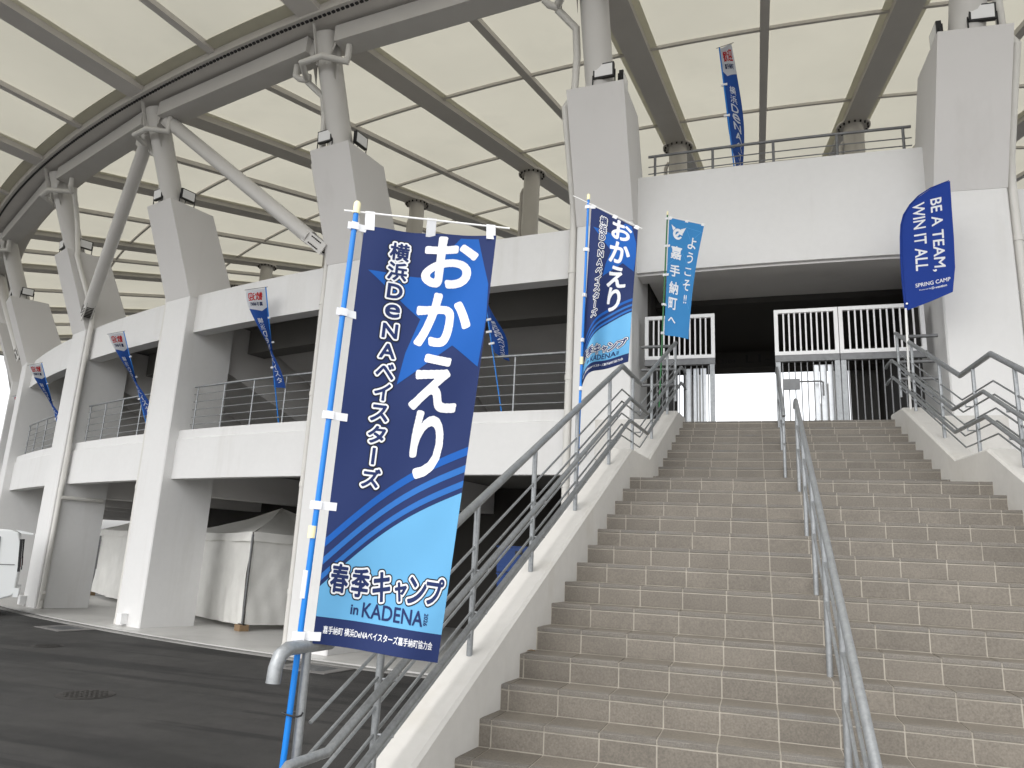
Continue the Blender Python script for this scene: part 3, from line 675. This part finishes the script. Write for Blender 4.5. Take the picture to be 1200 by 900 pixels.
BW, BH = .60, 1.80
VERT = [('横', 0, 1), ('浜', 0, 1), ('D', .82, .8), ('e', .8, .72), ('N', .82, .8), ('A', .85, .8), ('ベ', 1, .85), ('イ', .85, .9), ('ス', .95, .85), ('タ', .95, .9), ('ー', 1, 1), ('ズ', 1, .95)]
def camp_banner(T, S):
    gx, gy = grid(BW, BH, 28, 60)
    C_ = Print(); C_.poly(rectp(0, 0, BW, BH)); cloth = lay(C_, S, gx, gy, 0, 'cloth', 'c_navy', T); clip = (0.0005, BW-.0005, .0005, BH-.0005)
    me = cloth.data
    def P(name, mt, off, fn, cl=clip):
        p = Print(); fn(p); return lay(p, S, gx, gy, off, name, mt, cloth, cl)
    # big star
    crop = [(295, 268), (500, 272), (655, 100), (724, 100), (752, 285), (738, 420), (700, 615), (605, 540), (395, 708), (430, 580), (490, 440)]
    def uv(x, y): l_ = 285-(y-80)*.1244; r_ = 790-(y-100)*.1563; return ((x-l_)/(r_-l_)*BW, (y-85)/1575*BH)
    star = [uv(*q) for q in crop]
    P('star_print', 'c_star', .0012, lambda p: p.poly(star))
    # light blue ground and curved stripes
    def wave(y0): return [(BW*i/16, y0+.44*(1-i/16)-.05*math.sin(math.pi*i/16)) for i in range(17)]
    P('sky_print', 'c_sky', .0012, lambda p: p.strip(wave(1.14), [(BW*i/16, 1.70) for i in range(17)]))
    for k, (d, hgt, mt) in enumerate(((.022, .028, 'c_mid'), (.085, .03, 'c_mid'), (.155, .036, 'c_star'))):
        def f(p, d=d, hgt=hgt): p.strip([(x, y) for x, y in wave(1.14-d-hgt)], [(x, y) for x, y in wave(1.14-d)])
        P('stripe_print', mt, .0012, f)
    # greeting
    for ch, cy, wd, ht in (('お', .135, .235, .225), ('か', .405, .235, .235), ('え', .69, .205, .235), ('り', .96, .135, .27)):
        P('lettering', 'c_white', .0026, lambda p: p.text(ch, .405, cy, wd, ht, .034, res=72))
    # team name, outlined
    items = []; y = .105
    for ch, kx, ky in VERT:
        if ch == 'ー': items.append((ch, .168, y, .066, .010, math.pi/2))
        else: items.append((ch, .170, y, .086 if kx == 0 else .068*kx/.85, .078*ky if kx else .080, 0))
        y += .0925
    for mt, bd, of in (('c_black', .0160, .0022), ('c_white', .0108, .0032), ('c_navy', .0030, .0042)): P('lettering', mt, of, lambda p: p.block('team', items, bd))
    camp = [(ch, x, 1.530+(.010 if ch == 'ャ' else 0)+.02*math.sin(x*5), .078 if ch != 'ャ' else .050, h_, 0) for ch, x, h_ in zip('春季キャンプ', [.085, .185, .288, .378, .455, .537], [.108, .108, .112, .070, .098, .096])]
    for mt, bd, of in (('c_black', .0160, .0022), ('c_white', .0108, .0032), ('c_navy', .0034, .0042)): P('lettering', mt, of, lambda p: p.block('camp', camp, bd))
    P('lettering', 'c_navy', .0026, lambda p: p.text('in', .175, 1.652, .035, .036, .03))
    P('lettering', 'c_navy', .0026, lambda p: p.text('KADENA', .355, 1.648, .285, .056, .022))
    P('lettering', 'c_navy', .0026, lambda p: p.text('2026', .512, 1.648, .045, .018, .03, rot=math.pi/2))
    P('band_print', 'c_navy', .0020, lambda p: p.poly(rectp(0, 1.695, BW, BH)))
    P('lettering', 'c_white', .0032, lambda p: p.text('嘉手納町 横浜DeNAベイスターズ嘉手納町協力会', .30, 1.742, .52, .03, .022, res=30))
    return cloth
def banner_frame(T, base, top, S, bar_a, bar_b, pole_m, loops, W_, H_, r=.0125, over=.0):
    m = MB(); m.tube([base, top], r, 10); m.build('pole', pole_m, T, smooth=True)
    d = (Vector(top)-Vector(base)).normalized(); t = Vector(top)
    m = MB(); m.tube([t-d*.03, t+d*.02, t+d*.03], [r*1.35, r*1.35, r*.9], 10); m.build('pole_cap', 'cream', T, smooth=True)
    m = MB(); m.tube([bar_a, bar_b], .0048, 8); m.build('cross_bar', 'white_pole', T, smooth=True)
    pb = Vector(base)
    def near(p): k = (p-pb).dot(d); return pb+d*k
    for v in loops:
        a = S(.0, v*H_); b_ = near(a); m = MB(); n = d.cross((a-b_).normalized() if (a-b_).length > 1e-4 else Vector((1, 0, 0)))
        u = (a-b_).normalized(); m.obox((a+b_)/2, u*((a-b_).length/2+.03), d*.017, n*.0025); m.obox(b_, u*(r+.004), d*.0171, n*(r+.003)); m.build('side_tab', 'c_white', T)
    for u_ in (.04, .5, .96):
        a = S(u_*W_, 0.01); k = (Vector(bar_b)-Vector(bar_a)); tt = max(0, min(1, (a-Vector(bar_a)).dot(k)/k.length_squared)); b_ = Vector(bar_a)+k*tt
        if (b_-a).length < 1e-3: continue
        z = (b_-a).normalized(); x = k.normalized(); m = MB(); n = x.cross(z); m.obox((a+b_)/2, x*.022, z*((a-b_).length/2+.008), n*.003); m.build('top_tab', 'c_white', T)
    return T
def bil(TL, TR, BL, BR, W_, H_, wavef):
    def S(x, y):
        u, v = x/W_, y/H_; p = (TL*(1-u)+TR*u)*(1-v)+(BL*(1-u)+BR*u)*v
        n = (TR-TL).cross(TL-BL).normalized(); a, b = wavef(u, v); return p+n*a+(TR-TL).normalized()*b
    return S
# 1: large foreground banner
def wv1(u, v): return (-.035*math.sin(math.pi*u)*(1-.4*v)+.012*math.sin(7*u+9*v)*v+.006*math.sin(3*v*6+u*2)+.007*math.sin(14*u-4*v)*(1-v)**2+.005*math.sin(19*v+11*u)*u+.009*math.sin(8*u+3*v)*v, .006*math.sin(5*v)*u)
S1 = bil(V(-2.07, -1.15, 3.215), V(-1.545, -.815, 3.265), V(-2.105, -1.172, 1.385), V(-1.665, -.885, 1.315), BW, BH, wv1)
T = thing('banner', 'large navy banner with white Japanese letters on a blue pole, in the foreground', 'banner', (-2.16, -1.22, 0))
camp_banner(T, S1)
banner_frame(T, (-2.175, -1.23, .0), (-2.10, -1.18, 3.295), S1, (-2.15, -1.205, 3.275), (-1.49, -.78, 3.315), 'blue_pole', (.008, .235, .49, .70, .985), BW, BH, .0125)
m = MB(); m.tube([(-2.1395, -1.2065, 1.80), (-2.1383, -1.2055, 1.85)], .018, 10); m.build('pole_joint', 'cream', T, smooth=True)
m = MB(); m.tube([(-2.1455, -1.2105, 1.56), (-2.143, -1.2085, 1.67)], .0135, 10); m.build('sticker', 'c_white', T, smooth=True)
# 2: second navy banner, folded by the wind
def wv2(u, v):
    k = max(0, v)**1.3; return (.10*math.sin(2.6*math.pi*u-1.2*v)*k*(1-.3*u)+.03*math.sin(9*v)*u, -.10*math.sin(math.pi*u)*k)
S2 = bil(V(-1.80, 2.415, 5.035), V(-1.375, 2.51, 4.80), V(-1.86, 2.405, 3.24), V(-1.45, 2.49, 3.50), BW, BH, wv2)
T = thing('banner', 'navy banner like the large one, halfway up the stairs on a blue pole', 'banner', (-1.86, 2.40, 2.2))
camp_banner(T, S2)
banner_frame(T, (-1.87, 2.40, 2.19), (-1.83, 2.41, 5.12), S2, (-1.97, 2.37, 5.13), (-1.34, 2.52, 4.80), 'blue_pole', (.01, .25, .5, .74, .99), BW, BH, .012)
m = MB(); m.tube([(-1.853, 2.404, 3.48), (-1.852, 2.404, 3.55)], .018, 10); m.build('pole_joint', 'cream', T, smooth=True)
# 3: light blue welcome banner
def wv3(u, v): return (.03*math.sin(4*u+5*v)*v, -.06*math.sin(math.pi*v)*u*.6)
S3 = bil(V(-1.505, 6.30, 6.71), V(-1.015, 6.36, 6.57), V(-1.575, 6.29, 4.93), V(-1.245, 6.33, 4.85), BW, BH, wv3)
T = thing('banner', 'light blue banner with white Japanese letters on a green pole by the gates', 'banner', (-1.63, 6.28, 3.9))
gx, gy = grid(BW, BH, 10, 30); p = Print(); p.poly(rectp(0, 0, BW, BH)); cloth = lay(p, S3, gx, gy, 0, 'cloth', 'c_light', T); clip = (.0005, BW-.0005, .0005, BH-.0005)
def P3(mt, off, fn, name='lettering'):
    p = Print(); fn(p); lay(p, S3, gx, gy, off, name, mt, cloth, clip)
for ch, y, wd, ht in (('よ', .33, .15, .18), ('う', .56, .12, .17), ('こ', .78, .14, .12), ('そ', .99, .15, .17), ('!!', 1.21, .06, .13)): P3('c_white', .0045, lambda p: p.text(ch, .45, y, wd, ht, .018))
for ch, y, wd, ht in (('嘉', .53, .19, .19), ('手', .81, .19, .17), ('納', 1.07, .18, .18), ('町', 1.31, .18, .17), ('へ', 1.56, .16, .085)): P3('c_white', .0045, lambda p: p.text(ch, .17, y, wd*1.08, ht*1.02, .03))
def emblem(p):      # round white crest with two upturned points and a swirl
    cx, cy, r1 = .17, .235, .088
    o_ = [(cx+r1*math.cos(.5+a*.236), cy+r1*math.sin(.5+a*.236)) for a in range(26)]
    i_ = [(cx+.004+(.060-.0012*a)*math.cos(.5+a*.236), cy-.004+(.060-.0012*a)*math.sin(.5+a*.236)) for a in range(26)]
    p.strip(o_, i_)
    p.poly([(cx-.125, cy-.135), (cx-.045, cy-.088), (cx-.088, cy-.040)]); p.poly([(cx+.135, cy-.125), (cx+.090, cy-.020), (cx+.045, cy-.085)])
    p.poly([(cx-.045, cy+.030), (cx+.020, cy-.040), (cx+.045, cy-.018), (cx-.005, cy+.045)])
P3('c_white', .0045, emblem, 'emblem_print')
def lines(p):
    for a, b in (((.30, .10), (.42, .30)), ((.42, .30), (.58, .12)), ((.30, .10), (.58, .12)), ((0, .75), (.3, .52)), ((.3, .52), (.6, .9)), ((.05, 1.25), (.35, .95)), ((.35, .95), (.55, 1.35))):
        dx, dy = b[0]-a[0], b[1]-a[1]; L_ = math.hypot(dx, dy); nx, ny = -dy/L_*.002, dx/L_*.002
        p.poly([(a[0]-nx, a[1]-ny), (b[0]-nx, b[1]-ny), (b[0]+nx, b[1]+ny), (a[0]+nx, a[1]+ny)])
P3('c_line', .003, lines, 'line_print')
banner_frame(T, (-1.64, 6.285, 3.88), (-1.53, 6.30, 6.78), S3, (-1.545, 6.296, 6.735), (-.995, 6.362, 6.58), 'green_pole', (.01, .25, .5, .75, .99), BW, BH, .011)
# 4: blue feather flag on a white pole
FO, FX = V(1.53, 6.49, 0), V(.9845, -.1754, 0)
def S4(x, y): return FO+FX*x+V(0, 0, 6.89-y)+V(.1754, .9845, 0)*(.025*math.sin(6*x+3.2*y)+.03*math.sin(9*x)*x)
out = [(.63, 0), (.52, .012), (.40, .05), (.26, .125), (.15, .23), (.07, .36), (.03, .50), (.012, .68), (.0, .95), (-.005, 1.3), (.0, 1.62), (.015, 1.72), (.03, 1.72), (.55, 1.53), (.60, 1.20), (.615, .8), (.62, .4)]
T = thing('feather_flag', 'royal blue curved feather flag with white English words in front of the right pier', 'flag', (1.52, 6.49, 3.75))
gx, gy = [.05*i for i in range(0, 13)], [.06*i for i in range(1, 29)]
p = Print(); p.poly(out); cloth = lay(p, S4, gx, gy, 0, 'cloth', 'c_royal', T)
def P4(fn, name='lettering', mt='c_white', off=.004):
    p = Print(); fn(p); lay(p, S4, gx, gy, off, name, mt, cloth)
P4(lambda p: p.text('BE A TEAM,', .43, .72, 1.02, .145, .018, rot=math.pi/2+.02))
P4(lambda p: p.text('WIN IT ALL', .235, .71, .98, .14, .018, rot=math.pi/2+.02))
P4(lambda p: p.text('SPRING CAMP', .335, 1.375, .40, .05, .02, skew=-.13))
P4(lambda p: p.text('Powered by', .245, 1.458, .14, .022, .01, skew=-.13)); P4(lambda p: p.text('D-vention', .405, 1.437, .17, .03, .03, skew=-.13))
le = [S4(x, y)+V(-.0, -.004, 0) for x, y in ((.0, 1.70), (-.012, 1.3), (-.008, .95), (.005, .68), (.022, .50), (.062, .36), (.142, .23), (.255, .115), (.40, .04), (.62, -.008))]
m = MB(); m.tube(le, [.016, .015, .014, .013, .012, .011, .01, .009, .008, .006], 8); m.build('pole_sleeve', 'c_royal', T, smooth=True)
m = MB(); m.tube([(1.50, 6.492, 3.72), S4(.0, 1.68)+V(0, -.004, 0)], .014, 10); m.build('pole', 'white_pole', T, smooth=True)
m = MB(); q = S4(.016, 1.64)+V(0, -.02, 0); m.tube([q+V(0, -.004, 0), q+V(0, .004, 0)], .014, 8); m.build('fastener', 'white_pole', T)
# 5: twisted banners hung on the concourse and the parapet
def twist_flag(base, top, label, side, a0, a1, wtop, wbot, v_end, droop, zb, head=True):
    T = thing('twisted_banner', label, 'banner', base, 'wind-twisted blue and white banners on the stadium')
    B, Tp = Vector(base), Vector(top); d = (Tp-B).normalized(); L = (Tp-B).length
    H = L*v_end; W_ = .6
    e1 = d.cross(V(0, 1, 0)).normalized(); e2 = d.cross(e1).normalized()
    def S(x, y):
        u, v = x/W_, y/H; ang = a0+(a1-a0)*(max(0, v)**.9); wd = wtop+(wbot-wtop)*math.sin(min(1, v*1.15)*math.pi/2)
        k = u*wd; bend = .12*math.sin(math.pi*v*1.1+u*2.2)
        return Tp-d*(y+.02)+(e1*math.cos(ang)+e2*math.sin(ang))*(k*side)+e2*bend*u*.8+V(0, 0, -droop*u*v)+e1*side*.03*math.sin(8*v+4*u)*v
    gx, gy = grid(W_, H, 8, 26); p = Print(); p.poly(rectp(0, 0, W_, H)); cl_ = lay(p, S, gx, gy, 0, 'cloth', 'c_flagblue', T)
    def P(mt, off, fn, name):
        p = Print(); fn(p); lay(p, S, gx, gy, off, name, mt, cl_, (.0005, W_-.0005, .0005, H-.0005))
    for o_ in (.004, -.004):
        if head: P('c_white', o_, lambda p: p.poly([(0, 0), (W_, 0), (W_, .20*H), (.3*W_, .23*H), (0, .19*H)]), 'header_print')
        if head: P('c_red', o_*1.8, lambda p: p.text('歓迎', .32, .075*H, .40, .085*H, .03, res=24), 'lettering')
        if head: P('c_navy', o_*1.8, lambda p: p.text('嘉手納町', .32, .155*H, .38, .04*H, .03, res=18), 'lettering')
        def col(p):
            for k, ch in enumerate('横浜DeNAベイスタ'): p.text(ch, .33, H*(.33+.066*k), .22, .055*H, .02, res=18)
        P('c_white', o_*1.2, col, 'lettering')
    m = MB(); m.tube([B, Tp], .012, 8); m.build('pole', 'blue_pole', T, smooth=True)
    m = MB(); m.tube([Tp-e1*side*.05, S(W_, 0)+e1*side*.04+d*.02], .005, 6); m.build('cross_bar', 'black', T, smooth=True)
    for v in (.3, .55, .8):
        a = S(0, v*H); m = MB(); m.obox(a, e1*.05, d*.018, e2*.014); m.build('side_tab', 'c_white', T)
twist_flag((-9.40, 8.59, 4.12), (-9.66, 7.99, 6.82), 'twisted blue and white banner on the concourse above the white tent', 1, 0.0, math.pi*.95, .40, .22, .72, .05, 0)
twist_flag((-13.72, 9.78, 4.12), (-14.59, 9.39, 6.56), 'twisted blue and white banner between the second and third piers from the left', 1, 0.6, math.pi*.95, .28, .28, .80, .08, 0)
twist_flag((-18.35, 11.62, 4.12), (-19.62, 11.51, 6.52), 'twisted blue and white banner at the far left of the concourse', 1, 0.7, math.pi*.95, .26, .30, .82, .08, 0)
twist_flag((-22.7, 14.6, 4.12), (-24.0, 14.6, 6.4), 'twisted blue banner cut off by the left edge of the picture', 1, 0.7, math.pi*.95, .26, .30, .82, .08, 0)
twist_flag((-4.45, 7.79, 4.12), (-4.78, 7.60, 6.02), 'twisted navy banner on the concourse just right of the foreground banner', -1, .9, math.pi*.15, .08, .30, .44, .16, 0, False)
twist_flag((-.60, 7.72, 8.06), (-.81, 7.66, 10.43), 'tall narrow banner on the parapet above the entrance, against the roof', -1, .15, 1.2, .20, .36, .98, .22, 0)

# lettering on the dark beam inside the passage
def Sb(x, y): return V(x, 12.196, 6.3-y)
for t_, x, y, w_, h_ in (('L104~L3104', -1.15, .215, .78, .085), ('L1', -.40, .17, .30, .17), ('~', -.10, .20, .12, .04)):
    p = Print(); p.text(t_, x, y, w_, h_, .01); lay(p, Sb, [], [], 0, 'lettering', 'black', bm_)

# ------------------------------------------------------------------ tents under the building
def tent(c, d1, L1, d2, L2, label):
    c = V(*c, .03); e1, e2 = V(*d1, 0).normalized(), V(*d2, 0).normalized(); T = thing('tent', label, 'tent', c, 'white tents under the concourse')
    HE, HP = 2.02, 2.66; a = [c, c+e1*L1, c+e1*L1+e2*L2, c+e2*L2]; pk = [c+e1*L1*.5+e2*L2*.5+V(0, 0, HP)]
    # roof with sagging hips, then a valance, then hanging wall sheets with folds
    m = MB(); n = 10
    for k in range(4):
        A, B = a[k]+V(0, 0, HE), a[(k+1) % 4]+V(0, 0, HE); vs = []; fs = []
        for i in range(n+1):
            for j in range(n+1):
                s, t = i/n, j/n; q = A.lerp(B, s); p_ = q.lerp(pk[0], t); p_ = p_+V(0, 0, -.10*math.sin(math.pi*t)*(1-.4*abs(2*s-1))-.05*math.sin(math.pi*s)*(1-t)+.012*math.sin(23*s+9*t)); vs.append(p_)
        for i in range(n):
            for j in range(n): q = i*(n+1)+j; fs.append((q, q+1, q+n+2, q+n+1))
        m.add(vs, fs)
    m.build('roof_sheet', 'tent', T, smooth=True)
    for k in range(4):
        A, B = a[k], a[(k+1) % 4]; d = (B-A).normalized(); nrm = V(d.y, -d.x, 0); L = (B-A).length; n = 56; m = MB(); vs = []; fs = []; rows = 14
        sg = 1 if (nrm.dot(A-(a[0]+a[2])/2)) > 0 else -1
        for i in range(n+1):
            for j in range(rows+1):
                s, t = i/n, j/rows; z = .12+(HE-.10-.12)*t
                f = .018*math.sin(s*L*7+2*math.sin(t*2.1+s*3))*(1-t*.6)+.02*math.sin(s*L*3.1+t*4)+.03*math.sin(t*6+s*2)*(1-t)*math.sin(math.pi*s)+.010*math.sin(s*L*11+t*13)*math.sin(math.pi*t)+.008*math.sin(s*L*17-t*9)*(1-t)
                vs.append(A+(B-A)*(.012+.976*s)+nrm*sg*f+V(0, 0, z-.03*math.sin(math.pi*s)*(1-t)))
        for i in range(n):
            for j in range(rows): q = i*(rows+1)+j; fs.append((q, q+1, q+rows+2, q+rows+1))
        m.add(vs, fs).build('wall_sheet', 'tent', T, smooth=True)
        m = MB(); vs = []; fs = []
        for i in range(n+1):
            s = i/n; f = .045+.012*math.sin(s*L*9); vs += [A+(B-A)*s+nrm*sg*.02+V(0, 0, HE+.012-.05*math.sin(math.pi*s)), A+(B-A)*s+nrm*sg*f+V(0, 0, HE-.20+.01*math.sin(s*L*5))]
        for i in range(n): fs.append((2*i, 2*i+1, 2*i+3, 2*i+2))
        m.add(vs, fs).build('valance', 'tent', T, smooth=True)
    for k in range(4):
        m = MB(); o = (a[k]-(a[0]+a[2])/2).normalized()*.03; m.tube([a[k]+o, a[k]+o+V(0, 0, HE-.05)], .022, 8); m.build('pole', 'galv_dark', T, smooth=True)
        b = a[k]+o; m = MB(); m.obox(b+V(0, 0, .065), e1*.13, e2*.10, (0, 0, .062)); m.build('weight_block', 'wood', T)
        m = MB(); m.obox(b+V(0, 0, .13), e1*.131, e2*.03, (0, 0, .012)); m.build('strap', 'black', T)
tent((-10.67, 9.93), (-.87, .49), 3.6, (.49, .87), 2.9, 'wrinkled white tent between two piers, left of the foreground banner')
tent((-16.2, 12.75), (-.86, .51), 4.6, (.51, .86), 2.3, 'creamy white tent seen through the narrow gap between the second and third piers')

# ------------------------------------------------------------------ stacked blue crates under the concourse
cth = -6.3
for k in range(4):
    T = thing('plastic_crate', ['blue ribbed plastic crate at the bottom of the stack behind the stair railing', 'blue ribbed plastic crate, second from the bottom behind the stair railing', 'blue ribbed plastic crate, second from the top behind the stair railing', 'blue ribbed plastic crate on top of the stack behind the stair railing'][k], 'crate', pol(cth, 41.4, .03+.49*k), 'blue crates stacked under the concourse')
    c = pol(cth, 41.4, .03+.49*k+.245); t_, r_ = tanv(cth), radv(cth); jx = random.uniform(-.02, .02); c = c+t_*jx
    m = MB()
    for s in (-1, 1):
        m.obox(c+t_*s*.43, t_*.015, r_*.30, (0, 0, .235)); m.obox(c+r_*s*.285, t_*.414, r_*.015, (0, 0, .235))
    m.obox(c-V(0, 0, .22), t_*.414, r_*.269, (0, 0, .015)); m.build('shell', 'blue_plastic', T)
    m = MB()
    for q in range(6): m.obox(c+r_*.305+V(0, 0, -.20+.075*q), t_*.43, r_*.012, (0, 0, .014))
    m.build('ribs', 'blue_plastic', T)
    m = MB(); m.obox(c+V(0, 0, .225), t_*.46, r_*.325, (0, 0, .012)); m.build('rim', 'blue_plastic', T)
    m = MB(); m.obox(c+r_*.325+V(0, 0, .12), t_*.07, r_*.01, (0, 0, .03)); m.build('handle', 'black', T)

# ------------------------------------------------------------------ van at the left edge
def van():
    p0 = V(-16.1, 9.1, 0); f = V(-.66, -.75, 0).normalized(); wd = V(-f.y, f.x, 0)*-1
    if wd.dot(p0-V(CAM.x, CAM.y, 0)) < 0: wd = -wd
    W_ = 1.48; T = thing('van', 'white van parked at the left edge with its tail beside the piers', 'van', p0)
    def at(x, y, z): return p0+f*x+wd*y+V(0, 0, z)
    prof = [(0.06, .42), (.0, .50), (.0, 1.05), (.05, 1.55), (.14, 1.80), (.30, 1.86), (2.5, 1.86), (2.75, 1.80), (3.15, 1.15), (3.36, 1.02), (3.42, .60), (3.40, .36), (.3, .34)]
    m = MB(); m.prism([at(x, .03, z) for x, z in prof], wd*(W_-.06)); b = m.build('body', 'car_white', T)
    md = b.modifiers.new('bevel', 'BEVEL'); md.width = .035; md.segments = 3; md.limit_method = 'ANGLE'
    for y in (.012, W_-.012):
        for x0, x1, n in ((.42, 1.15, 'rear_window'), (1.25, 2.05, 'side_window'), (2.12, 2.80, 'front_window')):
            xt = x1-(.30 if n == 'front_window' else 0); s = .018 if y < .5 else -.018
            MB().prism([at(x0, y, 1.16), at(x1, y, 1.16), at(xt, y, 1.70), at(x0+.04, y, 1.70)], wd*s).build(n, 'car_glass', T)
        for x in (1.20, 2.08):
            MB().obox(at(x, y+(.010 if y < .5 else -.010), .98), f*.004, wd*.009, (0, 0, .56)).build('door_gap', 'rubber_black', T)
        MB().obox(at(1.05, y, 1.02), f*.07, wd*.012, (0, 0, .015)).build('door_handle', 'car_white', T)
        MB().obox(at(1.0, y+(.012 if y < .5 else -.012), 1.10), f*.9, wd*.008, (0, 0, .006)).build('trim_line', 'rubber_black', T)
    for y in (.10, W_-.10):
        m = MB(); m.prism([at(-.022, y-.07, .95), at(.03, y-.07, .95), at(.09, y-.07, 1.66), at(.035, y-.07, 1.66)], wd*.12); m.build('tail_light', 'black', T)
        m = MB(); m.prism([at(-.024, y-.06, 1.05), at(-.004, y-.06, 1.05), at(.02, y-.06, 1.25), at(-.002, y-.06, 1.25)], wd*.10); m.build('lamp_cover', 'lamp_red', T)
    MB().prism([at(.20, .12, 1.865), at(-.14, .12, 1.80), at(-.15, .12, 1.765), at(.08, .12, 1.78)], wd*(W_-.24)).build('spoiler', 'car_white', T)
    MB().prism([at(.03, .2, 1.22), at(.012, .2, 1.22), at(.05, .2, 1.62), at(.075, .2, 1.62)], wd*(W_-.4)).build('rear_window', 'car_glass', T)
    MB().obox(at(-.02, W_/2, .50), f*.05, wd*(W_/2-.02), (0, 0, .10)).build('bumper', 'car_white', T)
    for x in (.62, 2.85):
        for y in (.08, W_-.08):
            m = MB(); m.tube([at(x, y-.08, .28), at(x, y+.08, .28)], .28, 24); q = m.build('tyre', 'rubber_black', T, smooth=True)
            m = MB(); m.tube([at(x, y-.085, .28), at(x, y+.085, .28)], .17, 16); m.build('rim', 'galv_bright', q, smooth=True)
van()

# ------------------------------------------------------------------ covers in the asphalt
for (x, y, r, lb) in ((-7.8, 3.34, .31, 'round iron manhole cover in the asphalt, nearer the camera'), (-11.54, 6.08, .24, 'small round iron cover in the asphalt near the kerb')):
    T = thing('manhole_cover', lb, 'manhole cover', (x, y, .0))
    m = MB(); m.tube([(x, y, -.02), (x, y, .005)], r, 32); m.build('frame', 'concrete' if r < .1 else 'iron', T)
    m = MB(); m.tube([(x, y, -.01), (x, y, .009)], r*.88, 32); m.build('lid', 'iron', T)
    m = MB()
    for a in range(-3, 4):
        for b in range(-3, 4):
            if math.hypot(a, b) < 3.2: m.obox((x+a*r*.23, y+b*r*.23, .011), (r*.07, 0, 0), (0, r*.07, 0), (0, 0, .003))
    tag(m.build('tread_studs', 'iron', T), kind='stuff')
for (th, R, lb) in ((-8.75, 44.92, 'square grated drain in a concrete frame beside the foreground railing'), (-17.4, 44.92, 'square grated drain in a concrete frame by the kerb below the second pier')):
    T = thing('drain_grate', lb, 'drain', pol(th, R, 0)); c = pol(th, R, .008); t_, r_ = tanv(th), radv(th); m = MB()
    for s in (-1, 1): m.obox(c+t_*s*.42, t_*.09, r_*.36, (0, 0, .006)); m.obox(c+r_*s*.30, t_*.329, r_*.06, (0, 0, .006))
    m.build('frame', 'kerb_concrete', T)
    for k in range(12): MB().obox(c+t_*(-.30+.0545*k), t_*.012, r_*.239, (0, 0, .004)).build('bar', 'galv_dark', T)
    MB().obox(c-V(0, 0, .006), t_*.329, r_*.239, (0, 0, .001)).build('pit_shade', 'black', T)  # thin black sheet stands in for the shade below the bars

# dry leaf on the steps and the tie that holds the foreground pole to the railing post
T = thing('dry_leaf', 'small brown dry leaf lying at the left edge of the steps', 'leaf', (-1.80, .97, sZ(3)))
vs_, fs_ = [], []
for i in range(7):
    a = i/6; wdt = .014*math.sin(math.pi*min(1, a*1.05+.02)); c = V(-1.83+.05*a, .97+.02*a, sZ(3)+.008+.006*math.sin(3*a))
    vs_ += [c+V(-.3, 1, 0).normalized()*wdt+V(0, 0, .006), c, c-V(-.3, 1, 0).normalized()*wdt+V(0, 0, .005)]
for i in range(6):
    for j in range(2): q = i*3+j; fs_.append((q, q+1, q+4, q+3))
MB().add(vs_, fs_).build('blade', 'wood', T, smooth=True)
MB().tube([(-1.835, .968, sZ(3)+.008), (-1.85, .962, sZ(3)+.005)], .0012, 5).build('stalk', 'wood', T)
bn = [o for o in COL.objects if o.name == 'banner'][0]
ring = [V(-2.146, -1.199, 1.12)+V(math.cos(a*.5236)*.042, math.sin(a*.5236)*.034, .004*math.sin(a)) for a in range(13)]
MB().tube(ring, .0035, 6).build('cable_tie', 'black', bn, smooth=True)
bpy.data.scenes.remove(TXT)
